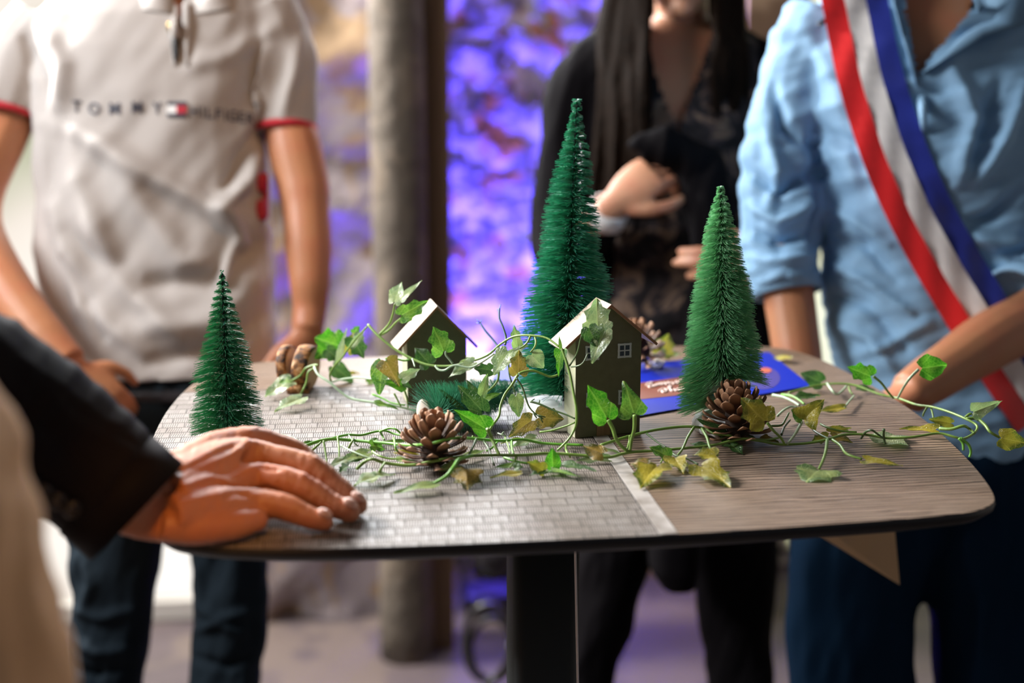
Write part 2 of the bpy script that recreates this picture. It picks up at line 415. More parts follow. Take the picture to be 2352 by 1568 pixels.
# warm wall return beside the right window
M['warm_wall'] = stone_wall_mat('warm_plaster', (.50, .30, .18), (.60, .40, .25), .5, 2)
tag(MB().box((wx(1738, 3.3), 3.45, 1.7), (.125, .36, 3.4)).build('wall_right_return', M['warm_wall'], smooth=False), kind='structure')
tag(MB().box((wx(1500, 3.6), 3.66, .05), (.75, .06, .10)).build('baseboard_back', Mat('ochre_plinth', (.38, .20, .07), .6).m, smooth=False), kind='structure')

def window(name, x0, x1, y, z0, z1, mat, nx, label=None):
    root = bpy.data.objects.new(name, None); S.collection.objects.link(root); root.location = (x0, y, 0)
    ORG[root.name] = Vector((x0, y, 0)); tag(root, kind='structure')
    w = (x1 - x0) / nx; fm = MB()
    for i in range(nx + 1): fm.box((x0 + i * w, y, (z0 + z1) / 2), (.05, .06, z1 - z0))
    for z in (z0, z1): fm.box(((x0 + x1) / 2, y, z), (x1 - x0 + .05, .06, .05))
    fm.build('window_frame', Mat('pale_window_frame', (.62, .58, .52), .5).m, root, False)
    for i in range(nx):
        MB().box((x0 + (i + .5) * w, y + .02, (z0 + z1) / 2), (w - .05, .01, z1 - z0 - .05)).build('pane', mat, root, False)
def daylight(name, stops, s):
    m = Mat(name, (0, 0, 0), .2); v = m.co('Object', (1.2, 1, .8)); c = m.ramp(m.noise(v, 1.7, 2), stops)
    m.set('Emission Color', c); m.set('Emission Strength', s); return m.m
M['day_left'] = daylight('daylit_glass_warm', [(.35, L(176, 178, 152)), (.5, L(226, 216, 205)), (.65, L(246, 240, 232))], .95)
M['day_right'] = daylight('daylit_glass_green', [(.35, L(212, 212, 150)), (.5, L(236, 238, 205)), (.65, L(240, 246, 240))], .9)
window('window_1', wx(-420, 3.5), wx(520, 3.5), 3.5, .03, 2.6, M['day_left'], 3)
window('window_2', wx(1802, 3.66), wx(2700, 3.66), 3.66, .03, 2.9, M['day_right'], 3)

M['plain_wall'] = stone_wall_mat('plain_plaster', (.30, .27, .25), (.34, .30, .27), .5, 2, .9, .9, .1)
wl, wr_ = wx(-420, 3.5), wx(2700, 3.66)
for nm, c_, s_z in (('wall_left', (-2.65, 1.2, 1.7), (.1, 4.9, 3.4)), ('wall_right', (3.05, 1.2, 1.7), (.1, 4.9, 3.4)), ('wall_back_end_left', ((wl - 2.6) / 2, 3.55, 1.7), (wl + 2.6 - .06, .1, 3.4)), ('wall_back_end_right', ((wr_ + 3.0) / 2, 3.71, 1.7), (3.0 - wr_ - .06, .1, 3.4))):
    tag(MB().box(c_, s_z).build(nm, M['plain_wall'], smooth=False), kind='structure')

# blue uplighter on the floor by the back wall
fx = P(1150, 1430, 3.60); fx.y = 3.44
ul = empty('stage_uplighter', (fx.x, fx.y, 0), 'black floor uplighter casting blue light on the stone wall', 'lamp')
MB().box((fx.x, fx.y, .03), (.16, .12, .05)).box((fx.x - .085, fx.y, .10), (.012, .05, .15)).box((fx.x + .085, fx.y, .10), (.012, .05, .15)).build('yoke', M['button'], ul, False)
MB().tube([(fx.x, fx.y, .10), (fx.x, fx.y, .15), (fx.x, fx.y, .20)], [.060, .066, .07], 20, 1).build('housing', M['button'], ul)
em = Mat('blue_lamp_lens', (.02, .02, .3), .2, Emission_Color=(.03, .06, 1, 1), Emission_Strength=3)
MB().tube([(fx.x, fx.y, .200), (fx.x, fx.y, .206)], [.06, .058], 20, 1).build('lens', em.m, ul)
cb = empty('coiled_cable', (wx(1100, 3.2), 3.25, 0), 'coil of dark cable hanging by the floor uplighter', 'cable')
cc = P(1120, 1475, 3.22)
MB().tube([cc + RT * (math.cos(a) * .052) + UP * (math.sin(a) * .085) + FW * (.004 * math.sin(3 * a)) for a in [k * 2 * math.pi / 16 for k in range(17)]], .010, 8, 2).build('loop', M['button'], cb)
MB().tube([cc + RT * (.01 + math.cos(a) * .05) + UP * (-.02 + math.sin(a) * .07) + FW * .02 for a in [k * 2 * math.pi / 16 for k in range(17)]], .008, 8, 2).build('loop', M['button'], cb)
MB().tube([cc - UP * .085, cc - UP * .14 + RT * .03, Vector((cc.x + .06, cc.y, .012)), Vector((cc.x + .2, cc.y + .05, .012))], .009, 8, 4).build('lead', M['button'], cb)
light('uplighter_beam', 'SPOT', (fx.x, fx.y - .02, .215), (wx(1150, YB), YB, .85), 520, (.09, .06, 1), .03, spot=150, blend=.9)
light('left_wall_blue_fill', 'SPOT', (wx(838, 3.27), 3.27, .15), (wx(780, 3.42), 3.42, 1.25), 120, (.13, .07, 1), .05, spot=75, blend=1)  # added blue spot without a fixture, assumed for the blue on the left wall

# ================================================================ the table
tb = empty('bistro_table', (.25, 1.5, 0), 'high square table with rounded sides, woven and ribbed board patterned top on a dark pedestal', 'table')
oc = [(-.112, 1.169), (-.040, 1.149), (.082, 1.14), (.303, 1.138), (.437, 1.144), (.550, 1.153), (.597, 1.168), (.624, 1.209), (.652, 1.341), (.668, 1.512), (.660, 1.70), (.640, 1.80), (.600, 1.846), (.52, 1.862), (.388, 1.863), (.207, 1.857), (.033, 1.852), (-.085, 1.842), (-.138, 1.80), (-.165, 1.72), (-.181, 1.6), (-.184, 1.46), (-.175, 1.32), (-.150, 1.208)]
def closed(pts, res):
    n = len(pts); out = []
    for i in range(n):
        p0, p1, p2, p3 = (Vector((*pts[(i + k) % n], 0)) for k in (-1, 0, 1, 2))
        for j in range(res):
            t = j / res; out.append(.5 * ((2 * p1) + (p2 - p0) * t + (2 * p0 - 5 * p1 + 4 * p2 - p3) * t * t + (3 * p1 - p0 - 3 * p2 + p3) * t ** 3))
    return out
ol = closed(oc, 6); ctr = Vector((.25, 1.5, 0))
def ringz(k, z): return [Vector((ctr.x + (p.x - ctr.x) * k, ctr.y + (p.y - ctr.y) * k, z)) for p in ol]
MB().loft([ringz(.93, TZ - .022), ringz(.985, TZ - .013), ringz(.998, TZ - .008), ringz(1, TZ - .004), ringz(.9985, TZ - .0008), ringz(.996, TZ - .0008)]).build('table_edge', M['edge'], tb)
def top_piece(name, mat, planes, h=0.0):
    bm = bmesh.new(); vv = [bm.verts.new(p) for p in ringz(.9975, TZ + h)]; bm.faces.new(vv)
    for co, no in planes:
        bmesh.ops.bisect_plane(bm, geom=bm.verts[:] + bm.edges[:] + bm.faces[:], plane_co=co, plane_no=no, clear_outer=True)
    bmesh.ops.triangulate(bm, faces=bm.faces[:])
    r = bmesh.ops.extrude_face_region(bm, geom=bm.faces[:]); bmesh.ops.translate(bm, vec=(0, 0, -.0012), verts=[g for g in r['geom'] if isinstance(g, bmesh.types.BMVert)])
    bmesh.ops.recalc_face_normals(bm, faces=bm.faces[:])
    me = bpy.data.meshes.new(name); bm.to_mesh(me); bm.free(); return link(name, me, mat, tb, False)
XA, XB, YC = .283, .3015, 1.695
tag(top_piece('woven_panel', M['weave'], [((XA, 0, 0), (1, 0, 0)), ((0, YC, 0), (0, 1, 0))]), 'silvery woven slat pattern with grooved rows')
tag(top_piece('board_panel', M['board'], [((XB, 0, 0), (-1, 0, 0))]), 'weathered brown ribbed boards')
tag(top_piece('board_panel', M['board'], [((XB, 0, 0), (1, 0, 0)), ((0, YC + .002, 0), (0, -1, 0))]), 'greyish ribbed boards at the far side')
tag(top_piece('seam_strip', M['strip'], [((XA + .0015, 0, 0), (-1, 0, 0)), ((XB - .001, 0, 0), (1, 0, 0)), ((0, YC, 0), (0, 1, 0))], .0006), 'pale smooth strip between the two patterns')
pc = P(1246, 1300, 1.56); hw = .0365
def rrect(cx, cy, a, b, r, z, n=4):
    out = []
    for sx, sy, a0 in ((1, 1, 0), (-1, 1, 90), (-1, -1, 180), (1, -1, 270)):
        for k in range(n + 1):
            t = math.radians(a0 + 90 * k / n); out.append(Vector((cx + sx * (a - r) + r * math.cos(t), cy + sy * (b - r) + r * math.sin(t), z)))
    return out
MB().loft([rrect(pc.x, pc.y, hw, hw, .012, z) for z in (.02, TZ - .02)]).build('pedestal', M['pole'], tb)
MB().loft([rrect(pc.x, pc.y, .26, .26, .04, z) for z in (0, .012)] + [rrect(pc.x, pc.y, .25, .25, .04, .018)]).build('base_plate', M['pole'], tb)
MB().loft([rrect(pc.x, pc.y, .12, .12, .02, z) for z in (TZ - .03, TZ - .018)]).build('top_bracket', M['pole'], tb)
cr = P(1321, 1256, 1.50); cb2 = P(1327, 1568, 1.545)
dr = (cb2 - cr).normalized(); q = cr + dr * ((cr.z - .02) / -dr.z)
tag(MB().tube([cr + Vector((0, .0, .035)), cr, cb2, q], .0013, 8, 1).build('string', M['sash_white']), 'thin pale cord hanging straight down beside the table pedestal', 'string')

# ================================================================ bottle brush trees
def brush(name, base, top, r0, shape, n, mat, label, pitch=.011, droop=.1, up=0.0, wid=.00028, jit=.30, stand=None, seed=1, zmin=0.0, avoid=None, cat='tree', group='bottle brush trees'):
    rr = random.Random(seed); base = Vector(base); top = Vector(top); ax = top - base; Ln = ax.length; ax.normalize()
    root = empty(name, base, label, cat, group)
    a = ax.cross(Vector((.2, 1, .1))).normalized(); b = ax.cross(a)
    w = MB()
    for s in (0, math.pi):
        pts = []
        for k in range(int(Ln / .0022)):
            t = k * .0022; ph = 2 * math.pi * t / pitch + s
            pts.append(base + ax * t + a * (math.cos(ph) * .0007) + b * (math.sin(ph) * .0007))
        w.tube(pts, .0007, 5, 1)
    w.build('wire_stem', M['wire'], root)
    vs = []; fs = []
    # density grows with radius
    us = []; sd_ = seed * 7.3
    while len(us) < n:
        u = rr.random()
        if rr.random() < .45 + .55 * shape(u): us.append(u)
    for u in us:
        t = zmin + u * (Ln - zmin); rad = r0 * shape(u) * rr.uniform(.88, 1.03)
        if rr.random() < .03: rad *= rr.uniform(.6, 1.15)
        ph = 2 * math.pi * t / pitch + (math.pi if rr.random() < .5 else 0) + rr.gauss(0, jit * (.75 + .6 * (1 - u))); rad *= 1 + .16 * noise.noise(Vector((u * 9, math.cos(ph) * .8 + sd_, math.sin(ph) * .8)))
        d = (a * math.cos(ph) + b * math.sin(ph)); c = base + ax * t
        sl = rr.gauss(0, .07) + up
        tip = c + d * rad + ax * (rad * (sl - droop * .5)); mid = c + d * (rad * .55) + ax * (rad * .55 * (sl + droop * .35)) + d.cross(ax) * rr.gauss(0, .02) * rad
        if avoid and any(((proj(w_)[0] - avoid[0]) / avoid[2]) ** 2 + ((proj(w_)[1] - avoid[1]) / avoid[3]) ** 2 < 1 and proj(w_)[2] < avoid[4] for w_ in (tip, mid)): continue
        e1 = d.cross(ax); q1 = c + d * .0008
        n0 = len(vs)
        for (pp, ww) in ((q1, wid), (mid, wid * .95), (tip, wid * .6)):
            for k in range(3):
                t3 = 2 * math.pi * k / 3; vs.append(pp + e1 * (math.cos(t3) * ww) + ax * (math.sin(t3) * ww))
        for s in (0, 3):
            for k in range(3): fs.append((n0 + s + k, n0 + s + (k + 1) % 3, n0 + s + 3 + (k + 1) % 3, n0 + s + 3 + k))
        fs.append((n0 + 6, n0 + 7, n0 + 8))
    tag(mk('bristles', vs, fs, mat, root, False), kind='stuff')
    if stand == 'round':
        q = Vector((base.x, base.y, TZ)); MB().loft([[q + Vector((math.cos(k * math.pi / 16) * r, math.sin(k * math.pi / 16) * r, z)) for k in range(32)] for r, z in ((.041, 0.0004), (.043, .003), (.043, .018), (.041, .022), (.02, .023), (.004, .024))]).build('stand', M['white_stand'], root)
    if stand == 'fluted':
        q = Vector((base.x, base.y, TZ)); rings = []
        for r, z in ((.024, .0004), (.031, .004), (.033, .010), (.029, .018), (.018, .0225), (.004, .0235)):
            rings.append([q + Vector((math.cos(k * math.pi / 40) * r * (1 + .07 * math.cos(k * math.pi / 40 * 12)), math.sin(k * math.pi / 40) * r * (1 + .07 * math.cos(k * math.pi / 40 * 12)), z)) for k in range(80)])
        MB().loft(rings).build('stand', M['white_stand'], root)
    if stand == 'small':
        q = Vector((base.x, base.y, TZ)); MB().loft([[q + Vector((math.cos(k * math.pi / 12) * r, math.sin(k * math.pi / 12) * r, z)) for k in range(24)] for r, z in ((.016, .0004), (.017, .002), (.017, .009), (.003, .010))]).build('stand', M['white_stand'], root)
    return root
b1 = T(524, 1018, .008); brush('bottle_brush_tree', b1, P(510, 620, (b1 - CAM).dot(FW)), .0440, lambda u: max(.05, (1 - u) ** .78 * (.93 + .10 * math.sin(3 * u))), 4200, M['br_small'], 'smallest upright dark green bottle brush tree beside the hand', .0150, .16, .0, .00029, .40, 'small', 3, .012)
b2 = T(1294, 925, .022); brush('bottle_brush_tree', b2, P(1325, 228, (b2 - CAM).dot(FW)), .0640, lambda u: max(.10, (1 - u) ** .74 * min(1, .84 + u * .9)), 8600, M['br_big'], 'tallest deep green bottle brush tree on a white round stand behind the front house', .0205, .12, .03, .00036, .50, 'round', 5, .008)
b3 = T(1662, 948, .022); b3dep = (b3 - CAM).dot(FW) + .012; brush('bottle_brush_tree', b3, P(1655, 427, (b3 - CAM).dot(FW)), .0540, lambda u: max(.09, (1 - u) ** .66 * min(1, .90 + u * .5)), 10500, M['br_right'], 'dense lighter green bottle brush tree behind the upright pine cone on the right', .0150, .16, -.03, .00031, .55, 'fluted', 8, .006, avoid=(1697, 942, 74, 74, b3dep))
b4 = T(1003, 950, .020); brush('bottle_brush_tree', b4, T(1200, 884, .030), .037, lambda u: max(.1, (1 - u) ** .6), 3000, M['br_teal'], 'small teal green bottle brush tree lying on its side by the rear house', .010, .02, -.25, .00028, .5, None, 11)

# ================================================================ little houses
def house(FL, FR, depth, wall_h, apex_h, over, front, label, windows=True, thick=.0026):
    FL = Vector(FL); FR = Vector(FR); u = (FR - FL).normalized(); w = (FR - FL).length; n = Vector((-u.y, u.x, 0)); z = Vector((0, 0, 1)); z0 = Vector((0, 0, .0006))
    root = empty('wooden_toy_house', (FL + FR) / 2, label, 'house', 'little wooden houses')
    def Q(a, b, c): return FL + u * a + n * b + z * c + z0
    prof = [(0, 0), (w, 0), (w, wall_h), (w / 2, apex_h), (0, wall_h)]
    vs = [Q(a, 0, c) for a, c in prof] + [Q(a, depth, c) for a, c in prof]
    mk('front_face', vs[:5] + [Q(a, .0012, c) for a, c in prof], [(0, 1, 2, 3, 4), (9, 8, 7, 6, 5)] + [(i, i + 5, (i + 1) % 5 + 5, (i + 1) % 5) for i in range(5)], front, root, False)
    mk('body', [Q(a, .0012, c) for a, c in prof] + vs[5:], [(0, 1, 2, 3, 4), (9, 8, 7, 6, 5)] + [(i, i + 5, (i + 1) % 5 + 5, (i + 1) % 5) for i in range(5)], M['lit_side'], root, False)
    sl = math.atan2(apex_h - wall_h, w / 2); ex = over
    for s in (-1, 1):
        c0 = w / 2; top = (c0, apex_h + .0002); low = (c0 + s * (w / 2 + ex), apex_h - (w / 2 + ex) * math.tan(sl))
        nn = (s * math.sin(sl) * thick, math.cos(sl) * thick)
        pts = [top, low, (low[0] + nn[0], low[1] + nn[1]), (c0, apex_h + thick / math.cos(sl))]
        fb, bb = -.0045, depth + .0045
        mk('roof_panel', [Q(a, fb, c) for a, c in pts] + [Q(a, bb, c) for a, c in pts], [(0, 1, 2, 3), (7, 6, 5, 4), (0, 4, 5, 1), (1, 5, 6, 2), (2, 6, 7, 3), (3, 7, 4, 0)], M['roof_wood'], root, False)
        e = [(top[0], top[1] - .0002), (low[0], low[1] - .0002), (low[0] + nn[0] * 1.02, low[1] + nn[1] * 1.02), pts[3]]
        mk('roof_edge_band', [Q(a, fb - .0007, c) for a, c in e] + [Q(a, fb, c) for a, c in e], [(0, 1, 2, 3), (7, 6, 5, 4), (0, 4, 5, 1), (1, 5, 6, 2), (2, 6, 7, 3), (3, 7, 4, 0)], M['roof_edge'], root, False)
    if windows:
        for (cx, cz) in windows:
            ww, wh, g = .0158, .0160, .0013
            fr = MB()
            for dx in (-ww / 2 + g / 2 + .0006, 0, ww / 2 - g / 2 - .0006): fr.box(Q(cx + dx, -.0004, cz), (g * (1.6 if dx else 1), .0010, wh), Matrix((u, n, z)).transposed())
            for dz in (-wh / 2 + g / 2 + .0006, 0, wh / 2 - g / 2 - .0006): fr.box(Q(cx, -.0004, cz + dz), (ww, .0009, g * (1.6 if dz else 1)), Matrix((u, n, z)).transposed())
            f = fr.build('window', M['frame_white'], root, False)
            pn = MB()
            for dx in (-.0035, .0035):
                for dz in (-.0035, .0035): pn.box(Q(cx + dx, -.0002, cz + dz), (.0060, .0006, .0060), Matrix((u, n, z)).transposed())
            pn.build('panes', M['pane_navy'], f, False)
        MB().box(Q(w * .43, -.0004, .0130), (.0155, .0012, .0258), Matrix((u, n, z)).transposed()).build('door', M['door_wood'], root, False)
    return root
FL = T(1321, 1007); FR = T(1469, 993); w_ = (FR - FL).length
s_ = 1 / ((P(1321 + 1000, 784, 1.0) - P(1321, 784, 1.0)).length / 1000)  # px at depth 1
dpx = F / ((FL - CAM).dot(FW))
house(FL, FR, .034, 235 / dpx, 302 / dpx, .0155, M['olive'], 'olive painted wooden toy house with four printed windows and a walnut door', [(w_ * .245, 198 / dpx), (w_ * .74, 198 / dpx), (w_ * .265, 88 / dpx), (w_ * .76, 88 / dpx)])
FL2 = T(937, 930); FR2 = T(1072, 922); dp2 = F / ((FL2 - CAM).dot(FW))
house(FL2, FR2, .036, 150 / dp2, 222 / dp2, .011, M['olive'], 'plain dark toy house with a bright bare wood roof, behind the ivy on the left', None)

# ================================================================ pine cones
def cone_scale_mesh():
    n = 7; prof = [(0, .10, 0), (.25, .20, .03), (.5, .33, .10), (.72, .44, .22), (.88, .47, .36), (.97, .36, .46), (1.0, .14, .50)]
    vs = []; fs = []; uv = []
    for (y, w, z) in prof:
        th = .05 + .10 * max(0, y - .5)
        for k, (sx, sz) in enumerate(((-1, 0), (-.5, .5), (0, .75), (.5, .5), (1, 0), (.5, -.6), (0, -.8), (-.5, -.6))):
            vs.append((w * sx, y, z + th * sz - .10 * (sx * sx) * y)); uv.append((sx, y))
    for i in range(n - 1):
        for k in range(8): fs.append((i * 8 + k, i * 8 + (k + 1) % 8, (i + 1) * 8 + (k + 1) % 8, (i + 1) * 8 + k))
    fs.append(tuple(range(7, -1, -1))); fs.append(tuple((n - 1) * 8 + k for k in range(8)))
    me = bpy.data.meshes.new('scale'); me.from_pydata(vs, [], fs); l = me.uv_layers.new(name='uv')
    for lp in me.loops: l.data[lp.index].uv = uv[lp.vertex_index]
    me.polygons.foreach_set('use_smooth', [True] * len(fs)); me.materials.append(M['cone']); return me
SCM = cone_scale_mesh()
def pine_cone(c, axis, ln, rad, n, label, openup=.5, seed=0, wk=.36):
    c = Vector(c); m = basis(axis); ax = m.col[2]; root = empty('pine_cone', c, label, 'pine cone', 'pine cones among the ivy')
    MB().tube([c + ax * (ln * t) for t in (0, .3, .7, .92)], [rad * .30, rad * .42, rad * .34, rad * .12], 10, 2).build('core', M['cone_core'], root)
    rr = random.Random(seed)
    for i in range(n):
        t = (i + .5) / n; ph = i * 2.39996; env = math.sin(math.pi * min(1, .16 + t * .80)) ** .65
        el = -.38 + 1.50 * t ** 1.1 + openup * .2                       # elevation of the scale
        d = (m.col[0] * math.cos(ph) + m.col[1] * math.sin(ph)); y = d * math.cos(el) + ax * math.sin(el)
        zz = ax * math.cos(el) - d * math.sin(el); x = y.cross(zz)
        ln_s = rad * (.66 + .26 * env) * rr.uniform(.88, 1.1); base = c + ax * (ln * (.06 + .78 * t)) + d * (rad * .22 * env)
        wd = rad * wk * (.75 + .35 * env) * rr.uniform(.85, 1.1)
        o = bpy.data.objects.new('scale', SCM); S.collection.objects.link(o); o.parent = root
        mt = Matrix((x * wd, y * ln_s, zz * (rad * .42))).transposed().to_4x4(); mt.translation = base - c; o.matrix_local = mt
    return root
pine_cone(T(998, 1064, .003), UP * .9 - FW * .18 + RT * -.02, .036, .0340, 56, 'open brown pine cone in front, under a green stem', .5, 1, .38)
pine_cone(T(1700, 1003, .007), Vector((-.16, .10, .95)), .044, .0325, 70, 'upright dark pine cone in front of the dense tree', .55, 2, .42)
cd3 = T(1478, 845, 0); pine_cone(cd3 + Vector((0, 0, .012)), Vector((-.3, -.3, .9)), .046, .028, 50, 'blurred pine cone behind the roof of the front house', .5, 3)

# ================================================================ log slice, shell, silver pick, flyer
c0 = T(678, 893); lg = empty('split_log_holder', c0, 'split bark log piece standing on the far left of the table', 'log')
def disc(cx, cy, w, rad, lean, label=None):
    o = T(cx, cy); ax = (RT * math.cos(lean) + Vector((0, 0, 1)) * math.sin(lean) - FH * .22).normalized(); m = basis(ax, Vector((0, 0, 1)))
    cc = o + Vector((0, 0, rad * .98)); rings = []
    for t, k in ((-.5, .88), (-.46, .97), (-.3, 1.0), (0, 1.02), (.3, 1.0), (.46, .97), (.5, .88)):
        rings.append([cc + ax * (w * t) + (m.col[0] * math.cos(a) + m.col[1] * math.sin(a)) * rad * k * (1 + .035 * noise.noise(Vector((math.cos(a) * 3, math.sin(a) * 3, t * 2 + cx)))) for a in [j * 2 * math.pi / 28 for j in range(28)]])
    b = MB().loft(rings, False).build('bark_slice', M['bark'], lg)
    for s in (0, -1):
        rg = rings[s]; q = sum(rg, Vector()) / len(rg); mk('cut_face', [q + ax * (.0003 if s else -.0003)] + [v + ax * (.0003 if s else -.0003) for v in rg], [(0, 1 + k, 1 + (k + 1) % 28) for k in range(28)], M['cutwood'], b, False)
disc(664, 889, .0125, .0265, .10); disc(704, 893, .0190, .0275, -.10)
MB().box(T(686, 890, .006), (.026, .016, .011), basis((0, 0, 1), RT)).build('joint', M['bark'], lg)
sh = T(978, 990); sr = empty('shell', sh, 'ivory oval shell standing behind the open pine cone', 'shell')
def oval(c, a, b, th, tilt, nrm, mat, name, par):
    m = basis(nrm, RT); rings = []
    for t, k in ((-.5, .80), (-.3, .97), (0, 1), (.3, .97), (.5, .80)):
        rings.append([c + m.col[2] * (th * t) + (m.col[0] * math.cos(tilt) + m.col[1] * math.sin(tilt)) * (math.cos(q) * a * k) + (m.col[1] * math.cos(tilt) - m.col[0] * math.sin(tilt)) * (math.sin(q) * b * k * (1 + .12 * math.cos(q))) for q in [j * 2 * math.pi / 28 for j in range(28)]])
    return MB().loft(rings).build(name, mat, par)
dS = (sh - CAM).dot(FW)
oval(P(975, 952, dS), .0085, .0178, .004, .28, -FW + UP * .3 - RT * .3, M['ivory'], 'outer_half', sr)
oval(P(988, 955, dS + .004), .0090, .0172, .003, .30, -FW + UP * .3 + RT * .4, M['shell_tan'], 'inner_half', sr)
oval(P(981, 962, dS - .004), .0022, .0125, .0012, .18, -FW, M['white_stand'], 'ridge', sr)
dpk = TD(1508, 848)
pk = empty('beaded_pick', T(1506, 848), 'silver pick with a cluster of clear beads on the blue flyer', 'ornament')
MB().tube([P(1474, 808, dpk), P(1497, 828, dpk - .01)], .0021, 10, 1).ball(P(1474, 808, dpk), .0021).ball(P(1497, 828, dpk - .01), .0021).build('rod', M['chrome'], pk)
for k, (x, y) in enumerate([(1490, 841), (1497, 837), (1505, 832), (1511, 835), (1517, 831), (1524, 834), (1505, 842), (1514, 843), (1510, 829), (1493, 845), (1520, 840), (1500, 845)]):
    MB().ball(P(x, y, TD(x, 846) - .004), .0024).build('bead', M['chrome'], pk)

fl = empty('blue_flyer', T(1600, 900), 'glossy blue flyer with a brown band of pale handwriting, under the right tree', 'flyer')
def sheet(name, quad, h, mat, par, th=.0006):
    q = [T(x, y, h) for x, y in quad]; return MB().hexa([v - Vector((0, 0, th)) for v in q], q).build(name, mat, par, False)
sheet('sheet', [(1330, 978), (1862, 885), (1766, 808), (1380, 843)], .0022, M['flyer_blue'], fl)
sheet('brown_band', [(1380, 926), (1640, 899), (1745, 866), (1640, 857), (1465, 881), (1380, 892)][:2] + [(1650, 853), (1380, 892)], .0026, M['flyer_brown'], fl, .0003)
def blob(name, cx, cy, rx, ry, mat, h=.0027):
    pts = [T(cx + rx * math.cos(a), cy + ry * math.sin(a), h) for a in [k * math.pi / 12 for k in range(24)]]
    mk(name, pts + [p - Vector((0, 0, .0003)) for p in pts], [tuple(range(24))] + [(k, k + 24, (k + 1) % 24 + 24, (k + 1) % 24) for k in range(24)], mat, fl, False)
blob('printed_shape', 1752, 868, 40, 26, M['flyer_purple'], .0024)
blob('printed_shape', 1758, 850, 14, 6, M['flyer_orange'], .0028)
# handwriting printed upside down: two lines of looped cursive
def cursive(pts, name='handwriting'):
    q = [T(x, y, .0030) for x, y in pts]; MB().tube(q, .0012, 6, 4).build(name, M['flyer_pink'], fl)
cursive([(1484, 885), (1488, 880), (1498, 878), (1492, 884), (1490, 888), (1496, 889), (1500, 884), (1503, 888), (1507, 882), (1509, 886), (1513, 880), (1516, 884), (1519, 879), (1522, 884), (1526, 878), (1531, 883), (1534, 877), (1539, 881), (1543, 878), (1548, 882), (1553, 875), (1558, 880), (1563, 872), (1567, 870), (1570, 876), (1576, 871), (1582, 876), (1590, 870), (1600, 874)])
cursive([(1513, 898), (1519, 894), (1527, 893), (1532, 897), (1526, 901), (1520, 898), (1534, 894), (1536, 888), (1541, 886), (1539, 893), (1544, 898), (1549, 894), (1553, 898), (1557, 892), (1562, 897), (1566, 890), (1574, 895), (1582, 888), (1590, 892)])
f2 = empty('blue_card', T(1250, 855), 'blue card lying flat under the tallest tree', 'card')
sheet('sheet', [(1135, 874), (1330, 884), (1500, 842), (1478, 800), (1140, 834)], .0012, M['flyer_blue'], f2) if False else sheet('sheet', [(1132, 872), (1345, 884), (1372, 846), (1150, 834)], .0014, M['flyer_blue'], f2)
blob2 = sheet('pink_print', [(1172, 862), (1190, 863), (1188, 855), (1174, 855)], .0017, M['flyer_pink'], f2, .0002)
# ================================================================ ivy garlands
HALF = {
 'ivy': [(0, .10), (.10, .0), (.24, -.06), (.38, .0), (.50, .16), (.46, .28), (.36, .36), (.37, .48), (.42, .62), (.30, .70), (.20, .76), (.10, .90), (0, 1)],
 'heart': [(0, .10), (.10, .01), (.24, -.04), (.38, .02), (.48, .18), (.50, .34), (.45, .50), (.36, .64), (.27, .75), (.18, .85), (.10, .93), (.04, .98), (0, 1)],
 'tri': [(0, .06), (.12, .0), (.28, -.02), (.42, .02), (.52, .10), (.44, .26), (.33, .40), (.27, .52), (.23, .64), (.17, .74), (.11, .84), (.05, .94), (0, 1)]}
def leaf(par, kind, B, Tp, w, nrm, shape, rr, fold=.35, bend=.12):
    y = Tp - B; Ln = y.length; y.normalize(); n = Vector(nrm); n = (n - y * n.dot(y)).normalized(); x = y.cross(n)
    H = HALF[shape]; vs = []; uv = []; fs = []; NS = 4; k = len(H)
    ph = rr.uniform(0, 6); am = rr.uniform(.02, .05)
    sL, sR = rr.uniform(.88, 1.1), rr.uniform(.88, 1.1)
    for side in (-1, 1):
        sc = sL if side < 0 else sR
        for i, (hx, hy) in enumerate(H):
            my = min(1, max(.08, .08 + .92 * i / (k - 1)))
            jx = hx * sc * (1 + .05 * math.sin(i * 2.1 + ph)); jy = hy + .02 * math.sin(i * 1.7 + ph * 2)
            if i in (0, k - 1): jx, jy = 0, hy
            for s in range(NS + 1):
                t = s / NS; px, py = jx * t, my + (jy - my) * t
                if i == 0: py = .10
                z = fold * abs(px) * (1 - .9 * abs(px)) - bend * (py - .4) ** 2 * 1.6 + am * math.sin(7 * px + 5 * py + ph) * t + .07 * t * math.sin(9 * py + 4 * side + ph)
                uv.append((side * px, py)); vs.append(B + x * (side * px * w) + y * (py * Ln) + n * (z * min(w, Ln) * 1.0))
    nn = k * (NS + 1)
    for sd in (0, 1):
        for i in range(k - 1):
            for s in range(NS):
                a = sd * nn + i * (NS + 1) + s; q = (a, a + 1, a + NS + 2, a + NS + 1); fs.append(q if sd else q[::-1])
    o = mk('leaf', vs, fs, LM[kind], par, True, uv); return o
def stem(par, mat, r, pts, name='stem'):
    MB().tube(pts, [r * .76 * (1 - .25 * i / max(1, len(pts) - 1)) for i in range(len(pts))], 8, 5).build(name, M[mat], par)
gA = empty('ivy_garland', T(960, 945), 'artificial ivy garland trailing over the rear house and towards the tallest tree', 'garland')
gB = empty('ivy_garland', T(1250, 1050), 'long artificial ivy garland winding across the front of the table and over its right end', 'garland')
rl = random.Random(21)
